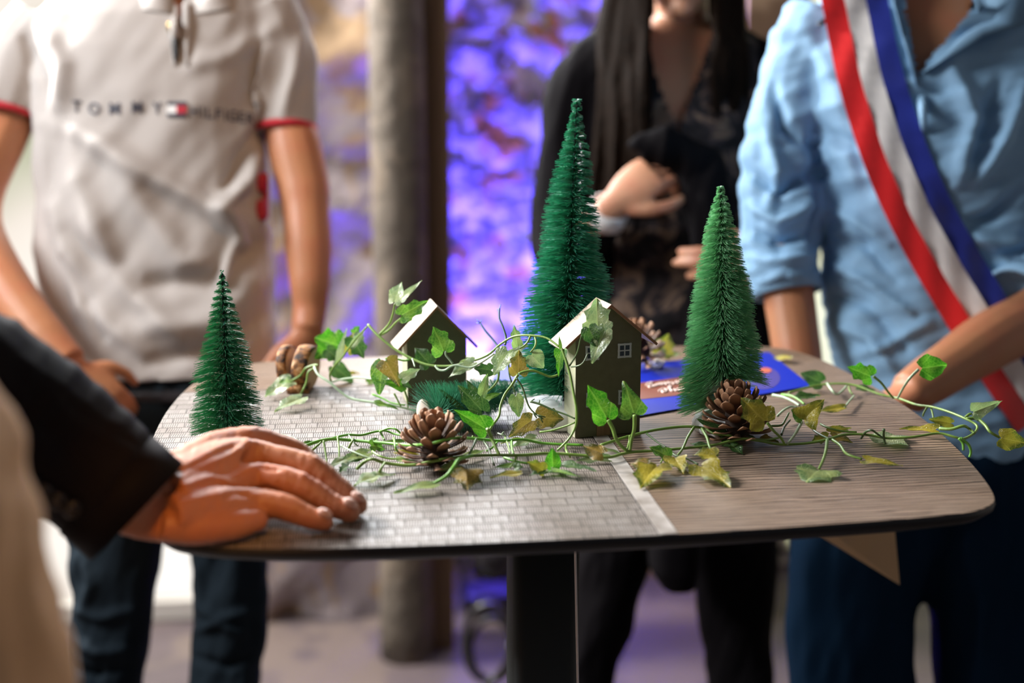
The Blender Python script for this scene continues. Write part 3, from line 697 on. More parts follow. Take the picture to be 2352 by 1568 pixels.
def LF(par, kind, bx, by, tx, ty, wpx, k=1.0, d=None, dd=0.0, h=.004, ht=.004, side=0.0, shape='ivy', fold=.35, bend=.12, st=None):
    """one leaf: junction and tip in photograph pixels; standing free at depth d, or on the table at heights h and ht"""
    if d is None: B = T(bx, by, h); E_ = T(tx, ty, ht)
    else: B = P(bx, by, d); E_ = P(tx, ty, d + dd)
    dep = (B - CAM).dot(FW); nrm = Vector((0, 0, 1)) * (1 - k) - FW * k + RT * side
    leaf(par, kind, B, E_, wpx / F * dep, nrm, shape, rl, fold, bend)
    return B
# --- garland A (left and rear)
D1 = 1.72
def V(par, mat, r, pts, d0=None, d1=None, h=.004):
    n = len(pts); q = []
    for i, p in enumerate(pts):
        if d0 is None: q.append(T(p[0], p[1], p[2] if len(p) > 2 else h))
        else: q.append(P(p[0], p[1], p[2] if len(p) > 2 else d0 + (d1 - d0) * i / (n - 1)))
    stem(par, mat, r, q, 'vine' if len(pts) > 6 else 'stem')
V(gA, 'stem', .0020, [(845, 745), (868, 770), (905, 800), (945, 823), (985, 838), (1035, 840), (1080, 830), (1120, 815), (1150, 790), (1180, 773), (1215, 770), (1255, 776), (1285, 797)], 1.63, 1.50)
V(gA, 'stem_pale', .0022, [(722, 842), (724, 848), (733, 862), (757, 878), (800, 912), (845, 922), (900, 930), (955, 943)], 1.68, 1.62)
V(gA, 'stem', .0018, [(760, 875), (758, 858), (770, 838), (785, 822), (800, 800), (820, 775), (843, 750)], 1.70, 1.64)
V(gA, 'stem', .0021, [(868, 772), (893, 745), (903, 720), (907, 698)], 1.63, 1.60); V(gA, 'stem', .0021, [(872, 770), (893, 758), (910, 740), (925, 728)], 1.63, 1.60)
V(gA, 'stem', .0020, [(668, 875), (690, 862), (702, 846), (722, 838), (730, 838)], 1.70, 1.68); V(gA, 'stem', .0018, [(688, 910), (703, 880), (708, 855), (722, 845)], 1.68, 1.68)
V(gA, 'stem_bright', .0016, [(855, 905), (880, 915), (900, 925), (930, 930)], 1.64, 1.62)
V(gA, 'stem', .0016, [(905, 903), (913, 918), (921, 934)], 1.62, 1.62); V(gA, 'stem', .0016, [(928, 893), (935, 915), (937, 936)], 1.60, 1.62)
V(gA, 'stem_pale', .0016, [(760, 878), (790, 870), (825, 867), (855, 870)], 1.70, 1.64); V(gA, 'stem_pale', .0015, [(947, 824), (950, 832), (953, 842)], 1.58, 1.57)
V(gA, 'stem_bright', .0016, [(945, 823), (930, 828), (910, 824), (895, 822), (885, 824)], 1.60, 1.60)
V(gA, 'stem_pale', .0018, [(1000, 840), (1008, 849), (1022, 850), (1035, 842), (1048, 838), (1065, 842), (1085, 843), (1112, 828), (1135, 812)], 1.57, 1.54)
V(gA, 'stem_pale', .0018, [(1040, 835), (1033, 826), (1024, 815), (1024, 806)], 1.56, 1.56)
V(gA, 'stem', .0016, [(1218, 772), (1212, 785), (1202, 795), (1193, 800)], 1.52, 1.52); V(gA, 'stem', .0016, [(1228, 770), (1231, 785), (1228, 797), (1219, 808)], 1.52, 1.50)
V(gA, 'stem', .0020, [(1192, 858), (1205, 853), (1225, 851), (1245, 858), (1265, 865), (1283, 860)], 1.50, 1.50)
V(gA, 'stem', .0019, [(1190, 860), (1175, 885), (1160, 905), (1150, 930), (1146, 955), (1132, 975), (1118, 995), (1100, 1005), (1085, 1002)], 1.50, 1.46)
V(gA, 'stem_dark', .0014, [(1186, 868), (1200, 890), (1208, 915), (1216, 935), (1230, 950), (1248, 962)], 1.49, 1.48)
V(gA, 'stem_dark', .0012, [(1225, 948), (1233, 960)], 1.48, 1.48); V(gA, 'stem_dark', .0012, [(1233, 953), (1253, 958)], 1.48, 1.48); V(gA, 'stem_dark', .0011, [(1240, 958), (1247, 970)], 1.48, 1.48)
V(gA, 'stem_dark', .0013, [(1168, 830), (1170, 860), (1178, 885), (1184, 908)], 1.55, 1.54)
V(gA, 'stem', .0018, [(1146, 850), (1144, 870), (1135, 885), (1120, 898), (1112, 903)], 1.54, 1.54)
V(gA, 'stem_dark', .0018, [(1145, 797), (1132, 780), (1115, 760), (1103, 742)], 1.58, 1.60); V(gA, 'stem_dark', .0018, [(1160, 792), (1162, 775), (1155, 750), (1147, 730), (1147, 708)], 1.56, 1.58)
for a, b_ in (((1103, 742), (1095, 733)), ((1103, 742), (1107, 733)), ((1103, 743), (1094, 741)), ((1147, 710), (1150, 699)), ((1146, 716), (1141, 709)), ((1160, 788), (1169, 784))): V(gA, 'stem_pale', .0009, [a, b_], 1.59, 1.59)
A = lambda *a, **k: LF(gA, *a, **k)
A('w', 905, 698, 922, 647, 42, .6, 1.60, shape='heart', side=-.3); A('w', 918, 690, 969, 643, 24, .5, 1.61, shape='tri'); A('g', 916, 727, 984, 690, 48, .9, 1.59, side=.2)
A('b', 783, 795, 722, 775, 80, 1, 1.72, side=.1); A('b', 752, 800, 722, 824, 46, 1, 1.71, shape='tri'); A('d', 748, 800, 780, 828, 36, .9, 1.70, shape='heart')
A('w', 775, 836, 797, 753, 17, .8, 1.68, shape='heart', side=-.3); A('y', 796, 812, 812, 763, 34, .9, 1.69, shape='heart'); A('d', 808, 770, 836, 824, 50, 1, 1.67, shape='ivy', side=.2); A('w', 806, 800, 838, 756, 18, .8, 1.66, shape='heart')
A('b', 812, 766, 825, 748, 20, .8, 1.70)
A('d', 762, 838, 812, 878, 40, .7, 1.76, shape='heart'); A('y', 800, 862, 838, 886, 34, .6, 1.80, shape='heart'); A('g', 842, 880, 872, 872, 22, .6, 1.75)
A('w', 672, 870, 608, 910, 50, .35, None, h=.022, ht=.004, shape='heart'); A('w', 697, 912, 630, 941, 44, .25, None, h=.012, ht=.004, shape='ivy'); A('g', 668, 872, 640, 880, 24, .4, 1.68)
A('z', 884, 824, 918, 888, 56, 1, 1.58, shape='tri', fold=-.3); A('g', 880, 828, 870, 906, 50, .9, 1.60, shape='heart', side=-.4); A('w', 920, 872, 966, 846, 32, .8, 1.57, shape='ivy'); A('b', 934, 886, 860, 872, 34, .6, 1.60, shape='tri'); A('d', 925, 880, 946, 890, 14, .6, 1.58, shape='heart')
A('g', 1022, 812, 995, 750, 58, 1, 1.57, side=.3, fold=.5); A('d', 990, 838, 952, 798, 50, .9, 1.60); A('w', 1092, 830, 1028, 866, 34, .6, 1.56, side=-.2); A('g', 860, 925, 915, 938, 22, .3, None, h=.01)
A('p', 1058, 838, 1090, 820, 20, .7, 1.58)
A('w', 1170, 806, 1132, 860, 54, .85, 1.53, side=-.5, shape='ivy', fold=.5); A('w', 1163, 818, 1212, 792, 22, .5, 1.54, shape='heart'); A('z', 1191, 862, 1192, 803, 54, 1, 1.51, shape='ivy', fold=.15); A('w', 1218, 812, 1248, 846, 44, .85, 1.50, shape='heart', fold=-.5, side=-.3)
A('p', 1191, 802, 1180, 744, 28, 1, 1.55, shape='ivy'); A('b', 1288, 800, 1283, 864, 34, 1, 1.47, shape='tri', side=-.4); A('g', 1288, 803, 1284, 772, 9, .9, 1.47, shape='heart')
A('d', 1132, 850, 1088, 845, 34, .9, 1.55); A('p', 1106, 912, 1120, 858, 24, 1, 1.53, shape='heart'); A('g', 1108, 918, 1154, 900, 26, .6, 1.54, shape='tri')
A('d', 1112, 948, 1052, 884, 56, .9, 1.52, side=.2, fold=.4); A('d', 1060, 940, 1005, 890, 17, .8, 1.53, shape='heart', side=.5); A('d', 1090, 905, 1072, 872, 26, .9, 1.54, shape='tri')
A('b', 1122, 988, 1042, 940, 52, .8, 1.44, side=.2, shape='tri', fold=.5); A('p', 1184, 905, 1192, 958, 38, 1, 1.53, shape='heart', fold=.2); A('z', 1226, 962, 1168, 1003, 48, .9, 1.48, side=-.1, shape='ivy'); A('z', 1232, 958, 1296, 962, 62, 1, 1.50, shape='ivy', fold=.15)
A('w', 1236, 1003, 1176, 1026, 34, .3, None, h=.006, ht=.003); A('y', 1195, 1008, 1150, 1018, 20, .2, None, h=.004)
V(gA, 'stem_dark', .0016, [(1218, 922), (1240, 928), (1272, 942), (1300, 952), (1320, 961)], 1.49, 1.47); V(gA, 'stem_dark', .0009, [(1218, 922), (1228, 916)], 1.49, 1.49); V(gA, 'stem_dark', .0009, [(1238, 927), (1240, 918)], 1.49, 1.49)
V(gA, 'stem', .0016, [(1240, 992), (1268, 988), (1300, 978), (1320, 970)], 1.49, 1.47)
# --- garland B (front and right)
V(gB, 'stem', .0022, [(820, 1076, .006), (838, 1060, .010), (856, 1054, .014), (885, 1063, .008), (940, 1068, .006), (1000, 1058, .012), (1060, 1048, .014), (1130, 1045, .014), (1200, 1045, .012), (1260, 1041, .010), (1330, 1045, .008), (1395, 1050, .006), (1430, 1042, .006), (1455, 1038, .006), (1500, 1035, .006), (1560, 1030, .007), (1640, 1022, .008), (1700, 1008, .012), (1745, 1012, .010), (1790, 1020, .006), (1850, 1018, .006), (1900, 1009, .010), (1940, 998, .012), (1990, 998, .012), (2040, 1006, .010), (2100, 1003, .012), (2155, 995, .014), (2195, 1004, .012), (2215, 1007, .010), (2240, 992, .012), (2243, 976, .016), (2215, 960, .02), (2178, 945, .02), (2140, 934, .016), (2105, 929, .012), (2062, 914, .008), (2020, 905, .008), (1965, 885, .012), (1920, 881, .012), (1870, 886, .008), (1812, 902, .006)])
V(gB, 'stem_bright', .0024, [(700, 1024, .006), (735, 1012, .010), (765, 1008, .012), (810, 1011, .010), (870, 1016, .012), (905, 1019, .014), (945, 1022, .02), (990, 1018, .03), (1040, 1006, .034), (1085, 1007, .02), (1150, 1012, .014), (1200, 1009, .012), (1250, 1018, .006), (1340, 1022, .006)])
V(gB, 'stem_bright', .0018, [(745, 1012, .008), (775, 1003, .012), (800, 998, .012), (830, 999, .010), (862, 991, .012), (885, 989, .014), (905, 996, .012), (923, 1000, .012)])
V(gB, 'stem_bright', .0016, [(875, 990, .014), (895, 983, .018), (910, 986, .018), (923, 998, .012)]); V(gB, 'stem_bright', .0016, [(873, 990, .014), (878, 1000, .008), (883, 1010, .006)])
V(gB, 'stem', .0018, [(712, 1038, .004), (728, 1024, .008), (742, 1010, .01)]); V(gB, 'stem', .0014, [(743, 1012, .02), (747, 1035, .012), (751, 1062, .004)]); V(gB, 'stem', .0014, [(775, 1002, .02), (779, 1030, .012), (779, 1055, .004)])
V(gB, 'stem_pale', .0014, [(776, 1018, .01), (800, 1032, .014), (830, 1045, .012), (850, 1052, .010)]); V(gB, 'stem', .0016, [(800, 1030, .004), (808, 1015, .012), (812, 1006, .012)]); V(gB, 'stem_pale', .0012, [(800, 998, .012), (812, 1015, .01), (822, 1024, .006)])
V(gB, 'stem', .0016, [(855, 1036, .008), (870, 1046, .008), (895, 1053, .006), (935, 1054, .006)]); V(gB, 'stem', .0020, [(868, 1092, .004), (875, 1076, .012), (884, 1062, .012)])
V(gB, 'stem_bright', .0016, [(905, 1006, .02), (908, 1025, .02), (915, 1038, .012), (930, 1040, .008)])
V(gB, 'stem_bright', .0026, [(1085, 1046, .014), (1055, 1054, .020), (1042, 1072, .020), (1026, 1092, .014), (1000, 1108, .008), (985, 1112, .006)])
V(gB, 'stem', .0026, [(1120, 985, .04), (1128, 1003, .030), (1138, 1026, .022), (1147, 1044, .016)]); V(gB, 'stem_dark', .0020, [(1094, 1008, .02), (1085, 1028, .018), (1077, 1045, .014)]); V(gB, 'stem_dark', .0018, [(1110, 1012, .016), (1122, 1030, .012), (1135, 1068, .006)])
V(gB, 'stem', .0014, [(1160, 1005, .014), (1168, 1025, .012), (1171, 1042, .012)]); V(gB, 'stem_bright', .0018, [(1175, 1010, .012), (1176, 1030, .014), (1180, 1042, .012)]); V(gB, 'stem', .0018, [(1186, 1045, .012), (1182, 1060, .008), (1172, 1073, .006)]); V(gB, 'stem_bright', .0016, [(1118, 1035, .008), (1130, 1028, .012), (1145, 1012, .014)])
V(gB, 'stem_bright', .0020, [(1158, 1050, .006), (1180, 1058, .006), (1212, 1064, .005)])
V(gB, 'stem_pale', .0010, [(1163, 1002, .014), (1143, 994, .016)]); V(gB, 'stem_pale', .0008, [(1152, 997, .016), (1157, 991, .018)])
V(gB, 'stem', .0020, [(1290, 800, 1.47), (1300, 828, 1.465), (1310, 862, 1.46), (1317, 900, 1.455), (1324, 940, 1.45), (1323, 975, 1.45), (1310, 1003, 1.45), (1293, 1022, 1.45), (1280, 1034, 1.45)], 1, 1)
V(gB, 'stem_dark', .0012, [(1308, 840, 1.465), (1325, 812, 1.46), (1332, 785, 1.455), (1336, 770, 1.45)], 1, 1); V(gB, 'stem_dark', .0012, [(1312, 842, 1.46), (1328, 840, 1.455), (1340, 832, 1.45), (1350, 812, 1.45)], 1, 1)
V(gB, 'stem', .0022, [(1380, 1022, .008), (1440, 1003, .012), (1500, 988, .016), (1560, 980, .018), (1595, 980, .018), (1618, 984, .014), (1640, 995, .012), (1672, 1000, .01), (1720, 1006, .008), (1760, 1010, .006), (1790, 1004, .006)])
V(gB, 'stem', .0030, [(1397, 964, 1.44), (1408, 985, 1.44), (1414, 1005, 1.44), (1425, 1022, 1.445), (1442, 1036, 1.45)], 1, 1); V(gB, 'stem', .0028, [(1458, 953, 1.44), (1457, 985, 1.445), (1450, 1012, 1.45), (1447, 1036, 1.45)], 1, 1)
V(gB, 'stem', .0016, [(1447, 1000, 1.47), (1445, 1015, 1.47), (1441, 1030, 1.46)], 1, 1)
V(gB, 'stem', .0020, [(1595, 980, .018), (1580, 1003, .014), (1568, 1030, .010), (1556, 1046, .006)]); V(gB, 'stem', .0022, [(1612, 984, .016), (1624, 1005, .016), (1632, 1030, .014), (1650, 1046, .008)]); V(gB, 'stem_dark', .0015, [(1485, 995, .014), (1510, 1015, .010), (1530, 1027, .008)])
V(gB, 'stem', .0015, [(1528, 1033, .008), (1524, 1048, .006), (1518, 1062, .004)]); V(gB, 'stem_dark', .0018, [(1538, 1033, .008), (1552, 1046, .006), (1575, 1052, .006), (1603, 1066, .005)]); V(gB, 'stem', .0018, [(1300, 1022, .006), (1301, 1035, .01), (1310, 1050, .006)])
V(gB, 'stem', .0022, [(1762, 970, 1.46), (1778, 990, 1.46), (1793, 1004, 1.465), (1802, 1020, 1.47)], 1, 1); V(gB, 'stem_pale', .0022, [(1842, 968, 1.46), (1833, 985, 1.46), (1824, 1000, 1.465), (1808, 1020, 1.47)], 1, 1)
V(gB, 'stem', .0018, [(1770, 978, .008), (1795, 976, .010), (1806, 960, .016), (1812, 948, .02)]); V(gB, 'stem_dark', .0018, [(1795, 998, .008), (1802, 980, .012), (1815, 964, .016)]); V(gB, 'stem_pale', .0020, [(1786, 955, .010), (1800, 942, .012), (1816, 934, .014), (1830, 935, .014)])
V(gB, 'stem_pale', .0024, [(1775, 907, .010), (1800, 912, .012), (1822, 922, .012), (1836, 931, .012)]); V(gB, 'stem_bright', .0020, [(1796, 906, .006), (1818, 909, .010), (1835, 918, .010), (1848, 928, .008)])
V(gB, 'stem_dark', .0020, [(1862, 978, .012), (1872, 990, .012), (1888, 1000, .012), (1905, 1008, .012)]); V(gB, 'stem', .0018, [(1885, 974, .012), (1905, 983, .012), (1935, 990, .010), (1968, 992, .010)])
V(gB, 'stem', .0024, [(1900, 1010, .012), (1897, 1035, .012), (1890, 1058, .008), (1882, 1075, .006)]); V(gB, 'stem', .0022, [(1912, 1010, .010), (1930, 1022, .010), (1945, 1042, .008), (1980, 1054, .006)])
V(gB, 'stem_dark', .0018, [(1978, 1006, .006), (1988, 992, .016), (2003, 988, .02), (2015, 996, .014), (2028, 1006, .010)]); V(gB, 'stem_dark', .0020, [(2030, 986, .022), (2030, 1003, .012), (2033, 1020, .004)])
V(gB, 'stem_pale', .0020, [(1900, 880, .012), (1910, 895, .010), (1922, 905, .006), (1934, 898, .008), (1945, 886, .012)]); V(gB, 'stem_pale', .0016, [(1940, 935, .006), (1952, 920, .006), (1962, 908, .006)]); V(gB, 'stem', .0018, [(1950, 888, .010), (1953, 898, .006), (1958, 905, .005)])
V(gB, 'stem', .0020, [(2006, 864, 1.62), (2025, 880, 1.62), (2040, 900, 1.62), (2053, 915, 1.62)], 1, 1); V(gB, 'stem_pale', .0022, [(2110, 848, 1.60), (2090, 868, 1.60), (2075, 890, 1.61), (2062, 914, 1.62)], 1, 1)
V(gB, 'stem', .0016, [(2130, 934, .014), (2122, 948, .008), (2120, 956, .004)]); V(gB, 'stem', .0016, [(2138, 934, .014), (2142, 948, .01), (2144, 960, .006)])
V(gB, 'stem', .0022, [(2218, 958, 1.55), (2226, 951, 1.55), (2232, 950, 1.55)], 1, 1); V(gB, 'stem', .0026, [(2220, 962, 1.54), (2243, 961, 1.54), (2262, 975, 1.53), (2275, 992, 1.52), (2296, 1004, 1.52)], 1, 1)
V(gB, 'stem', .0024, [(2158, 984, .012), (2185, 985, .014), (2212, 978, .018), (2226, 984, .014), (2238, 995, .012)]); V(gB, 'stem_bright', .0022, [(2203, 1006, 1.46), (2212, 1018, 1.46), (2213, 1034, 1.46)], 1, 1); V(gB, 'stem_bright', .0022, [(2206, 1006, 1.46), (2224, 1020, 1.46), (2230, 1036, 1.46), (2227, 1050, 1.46)], 1, 1)
B_ = lambda *a, **k: LF(gB, *a, **k)
B_('w', 1374, 764, 1370, 684, 68, 1, 1.46, side=-.2, shape='ivy', fold=.45); B_('d', 1350, 748, 1372, 796, 46, 1, 1.45, side=-.3, shape='heart'); B_('w', 1392, 752, 1358, 834, 46, 1, 1.45, side=-.5, shape='heart', fold=.5)
B_('b', 1398, 966, 1350, 884, 74, 1, 1.43, side=.1, shape='ivy', fold=.35); B_('g', 1458, 956, 1434, 874, 72, 1, 1.43, side=.3, shape='tri', fold=.3)
B_('z', 1388, 1042, 1338, 1022, 44, .6, None, h=.016, ht=.022, shape='heart', fold=-.5); B_('w', 1400, 1052, 1322, 1058, 30, .4, None, h=.004, ht=.004); B_('w', 1380, 1030, 1432, 1040, 20, .3, None, h=.010, ht=.004, shape='tri')
B_('b', 1270, 1078, 1269, 1028, 42, 1, 1.41, shape='heart', side=.3); B_('y', 1252, 1082, 1210, 1060, 34, .6, None, h=.004, ht=.014); B_('g', 1262, 1078, 1332, 1092, 28, .2, None, h=.004, ht=.006, shape='tri'); B_('d', 1255, 1082, 1215, 1090, 24, .2, None, h=.004, ht=.004); B_('d', 1290, 1066, 1370, 1080, 34, .15, None, h=.010, ht=.010)
B_('y', 1512, 1064, 1470, 1118, 86, .3, None, h=.010, ht=.004, side=-.1); B_('z', 1490, 1068, 1448, 1062, 44, .4, None, h=.010, ht=.010, shape='heart'); B_('g', 1540, 1050, 1492, 1026, 44, .5, None, h=.006, ht=.016); B_('y', 1548, 1048, 1570, 1086, 56, .5, None, h=.008, ht=.002)
B_('y', 1648, 1046, 1592, 1042, 46, .4, None, h=.012, ht=.012, shape='ivy'); B_('y', 1605, 1066, 1678, 1114, 84, .35, None, h=.010, ht=.003, shape='ivy', fold=.2)
B_('z', 1070, 1072, 1074, 1122, 76, .6, None, h=.016, ht=.002, shape='ivy', fold=-.4); B_('p', 1056, 1068, 1008, 1080, 36, .4, None, h=.008, ht=.006); B_('p', 1006, 1110, 904, 1131, 36, .15, None, h=.008, ht=.004, shape='heart'); B_('p', 868, 1092, 812, 1110, 52, .12, None, h=.008, ht=.003, shape='heart'); B_('p', 862, 1094, 908, 1088, 34, .12, None, h=.008, ht=.004, shape='heart')
B_('p', 850, 1038, 772, 1062, 34, .4, None, h=.012, ht=.006); B_('g', 848, 1022, 886, 1030, 34, .5, None, h=.010, ht=.004); B_('w', 797, 1052, 756, 1070, 28, .4, None, h=.008, ht=.006, shape='heart'); B_('d', 788, 1062, 838, 1048, 38, .3, None, h=.004, ht=.010); B_('d', 800, 1068, 780, 1084, 36, .1, None, h=.006, ht=.001); B_('g', 852, 1020, 868, 1004, 26, .5, None, h=.006, ht=.008)
B_('y', 906, 1036, 974, 1044, 22, .3, None, h=.010, ht=.006, shape='tri'); B_('p', 910, 1054, 962, 1062, 20, .2, None, h=.006, ht=.004); B_('y', 1198, 1086, 1126, 1094, 26, .2, None, h=.006, ht=.004, shape='heart'); B_('g', 1196, 1066, 1128, 1074, 22, .25, None, h=.008, ht=.004, shape='heart'); B_('d', 1180, 1076, 1200, 1070, 24, .6, None, h=.006, ht=.010)
B_('d', 692, 1020, 644, 994, 16, .6, None, h=.008, ht=.010, shape='heart'); B_('g', 690, 1022, 730, 1012, 14, .3, None, h=.006, ht=.008, shape='heart'); B_('g', 872, 1018, 945, 1010, 16, .3, None, h=.006, ht=.006, shape='heart'); B_('p', 1068, 1046, 1118, 1032, 22, .3, None, h=.006, ht=.006)
B_('y', 1762, 972, 1702, 914, 84, 1, 1.455, side=-.1, shape='ivy', fold=.12); B_('y', 1842, 968, 1894, 914, 66, .8, 1.455, side=-.2, shape='tri', fold=.5); B_('g', 1845, 966, 1818, 940, 30, .9, 1.46, shape='heart')
B_('d', 1672, 1002, 1602, 962, 26, .7, 1.50, shape='heart', side=.2); B_('d', 1668, 998, 1660, 1024, 28, .7, None, h=.010, ht=.002); B_('d', 1675, 1018, 1706, 1042, 34, .4, None, h=.006, ht=.002); B_('g', 1700, 998, 1740, 1010, 22, .3, None, h=.008, ht=.006); B_('z', 1745, 1008, 1790, 1016, 30, .3, None, h=.004, ht=.003)
B_('d', 1625, 1026, 1586, 1016, 24, .4, None, h=.004, ht=.006, shape='heart')
B_('y', 1905, 992, 1956, 982, 30, .4, None, h=.008, ht=.008); B_('y', 1905, 1002, 1862, 1016, 36, .3, None, h=.008, ht=.003); B_('z', 1910, 1004, 1960, 1014, 30, .3, None, h=.008, ht=.004)
B_('p', 1884, 1076, 1850, 1104, 108, .08, None, h=.005, ht=.002, fold=.08); B_('y', 1980, 1054, 2074, 1067, 34, .35, None, h=.005, ht=.006, shape='tri'); B_('w', 2032, 1018, 2056, 990, 112, .05, None, h=.004, ht=.003, fold=.1)
B_('y', 2158, 986, 2066, 984, 32, .4, None, h=.010, ht=.006, shape='tri'); B_('y', 2190, 972, 2134, 962, 26, .8, 1.56, shape='heart'); B_('w', 2230, 948, 2304, 920, 46, .8, 1.54, side=.4, shape='tri', fold=.6); B_('y', 2294, 1004, 2358, 1018, 50, 1, 1.51, shape='heart', fold=.1)
B_('b', 2112, 846, 2176, 838, 62, .9, 1.60, shape='heart', fold=.2); B_('b', 2006, 866, 1946, 842, 50, .9, 1.62, shape='ivy', fold=.2); B_('d', 1890, 880, 1840, 856, 42, .9, 1.72, shape='heart')
B_('y', 1942, 934, 1878, 944, 24, .4, None, h=.008, ht=.003, shape='heart'); B_('d', 1966, 890, 2012, 897, 22, .4, None, h=.006, ht=.004, shape='heart'); B_('d', 1832, 912, 1884, 908, 34, .3, None, h=.006, ht=.006, shape='ivy')
gC = empty('ivy_sprig', T(1530, 815), 'blurred ivy sprig behind the blue flyer', 'ivy'); lf = LF(gC, 'y', 1520, 818, 1536, 766, 58, .9, TD(1530, 830), shape='ivy'); LF(gC, 'w', 1522, 818, 1502, 788, 26, .9, TD(1530, 830), shape='heart'); LF(gC, 'p', 1525, 816, 1568, 812, 24, .3, TD(1530, 830))
V(gC, 'stem', .0016, [(1500, 822), (1515, 818), (1530, 816)], TD(1530, 828), TD(1530, 828))
gD = empty('fallen_ivy_leaf', T(1795, 822), 'single yellow green ivy leaf lying at the far right edge of the table', 'leaf'); LF(gD, 'y', 1816, 824, 1768, 820, 30, .3, None, h=.006, ht=.002, shape='heart')
# ================================================================ people
def fuse(name, mb, voxel, smooth, mat, parent, folds=None, wr=None, cut=None):
    me = bpy.data.meshes.new('tmp'); me.from_pydata([tuple(v) for v in mb.v], [], mb.f)
    o = bpy.data.objects.new('tmp', me); S.collection.objects.link(o)
    m = o.modifiers.new('r', 'REMESH'); m.mode = 'VOXEL'; m.voxel_size = voxel
    if smooth: s = o.modifiers.new('s', 'SMOOTH'); s.factor = .5; s.iterations = smooth
    dg = bpy.context.evaluated_depsgraph_get(); out = bpy.data.meshes.new_from_object(o.evaluated_get(dg)); out.name = name
    bpy.data.objects.remove(o)
    n = len(out.vertices); co = np.empty(n * 3, 'f'); out.vertices.foreach_get('co', co); co = co.reshape(-1, 3).astype('d')
    no = np.empty(n * 3, 'f'); out.vertices.foreach_get('normal', no); no = no.reshape(-1, 3)
    q = co - np.array(CAM); d = q @ np.array(FW); px = 1176 + q @ np.array(RT) / d * F; py = 784 - q @ np.array(UP) / d * F
    face = np.clip(-(no @ np.array(FW)), -.2, 1) + .2
    disp = np.zeros(n)
    for f in (folds or []):
        pts, w, amp = f; best = np.full(n, 1e9); bt = np.zeros(n)
        for i in range(len(pts) - 1):
            a = np.array(pts[i], 'd'); b = np.array(pts[i + 1], 'd'); ab = b - a; L2 = ab @ ab
            t = np.clip(((px - a[0]) * ab[0] + (py - a[1]) * ab[1]) / L2, 0, 1)
            dd = np.hypot(px - a[0] - t * ab[0], py - a[1] - t * ab[1]); k = dd < best
            best[k] = dd[k]; bt[k] = (i + t[k]) / (len(pts) - 1)
        disp += amp * np.exp(-(best / w) ** 2) * np.sin(np.pi * np.clip(bt * .86 + .07, 0, 1)) ** .5 * face
    if wr:
        amp, sc, ang = wr; ca, sa = math.cos(ang), math.sin(ang)
        u = (px * ca + py * sa) / sc; v = (-px * sa + py * ca) / (sc * 3.4)
        for i in range(n):
            disp[i] += amp * noise.noise(Vector((u[i], v[i], d[i] * 5))) + amp * .4 * noise.noise(Vector((u[i] * 2.2, v[i] * 2.2, 7)))
    co = co + no * disp[:, None]; out.vertices.foreach_set('co', co.astype('f').ravel()); out.update()
    if cut:
        bm = bmesh.new(); bm.from_mesh(out); bm.verts.ensure_lookup_table(); kill = []
        def inside(x, y, poly):
            c = False; j = len(poly) - 1
            for i in range(len(poly)):
                if (poly[i][1] > y) != (poly[j][1] > y) and x < (poly[j][0] - poly[i][0]) * (y - poly[i][1]) / (poly[j][1] - poly[i][1]) + poly[i][0]: c = not c
                j = i
            return c
        for f in bm.faces:
            i = f.verts[0].index
            if f.normal.dot(FW) < .25 and any(inside(px[i], py[i], pl) for pl in cut): kill.append(f)
        bmesh.ops.delete(bm, geom=kill, context='FACES'); bm.to_mesh(out); bm.free()
    return link(name, out, mat, parent)
def rows(mb, rs, d, inset=0.0, n=28, ex=2.5, front=0.0):
    rings = []
    for (py, xl, xr, th, *sh) in rs:
        dd = d + (sh[0] if sh else 0); c = P((xl + xr) / 2, py, dd); hw = (xr - xl) / 2 / F * dd - inset; th = th - inset; ring = []
        for k in range(n):
            a = 2 * math.pi * k / n; ca, sa = math.cos(a), math.sin(a)
            ring.append(c + RT * (hw * abs(ca) ** (2 / ex) * (1 if ca > 0 else -1)) + FH * (th * abs(sa) ** (2 / ex) * (1 if sa > 0 else -1)))
        rings.append(ring)
    mb.loft(rings); return mb
def limb(mb, pts, n=14, res=4):
    mb.tube([P(x, y, d) for x, y, d, r in pts], [r for *_, r in pts], n, res); return mb
def hand(mb, Wp, d, nb, thumb=1, curl=(.4, .4, .4, .4), s=1.0):
    d = Vector(d).normalized(); nb = Vector(nb); nb = (nb - d * nb.dot(d)).normalized(); l = d.cross(nb) * thumb; rings = []
    for t, w, th in ((-.02, .024, .018), (.01, .027, .017), (.04, .038, .016), (.07, .041, .014), (.092, .036, .010)):
        c = Wp + d * (t * s); rings.append([c + l * (math.cos(a) * w * s) + nb * (math.sin(a) * th * s) for a in [k * math.pi / 8 for k in range(16)]])
    mb.loft(rings)
    for i in range(4):
        b = Wp + (d * (.080, .084, .080, .072)[i] + l * (.029, .010, -.010, -.028)[i]) * s; ln = (.072, .080, .074, .058)[i] * s; c = curl[i]
        p = [b, ]; ang = 0
        for seg, k in ((.46, .8), (.30, 1.25), (.24, .8)):
            ang += c * k; v = d * math.cos(ang) - nb * math.sin(ang); p.append(p[-1] + v * ln * seg)
        mb.tube(p, [.0098 * s, .0090 * s, .0082 * s, .0070 * s], 10, 4); mb.ball(p[-1], .0070 * s, 8, 6)
    p = [Wp + (d * .02 + l * .020 - nb * .006) * s]
    for v, k in ((d * .6 + l * .75, .036), (d * .85 + l * .4 - nb * .25, .032), (d * .95 + l * .05 - nb * .35, .026)): p.append(p[-1] + v.normalized() * k * s)
    mb.tube(p, [.014 * s, .012 * s, .0105 * s, .0085 * s], 10, 4); mb.ball(p[-1], .0085 * s, 8, 6)
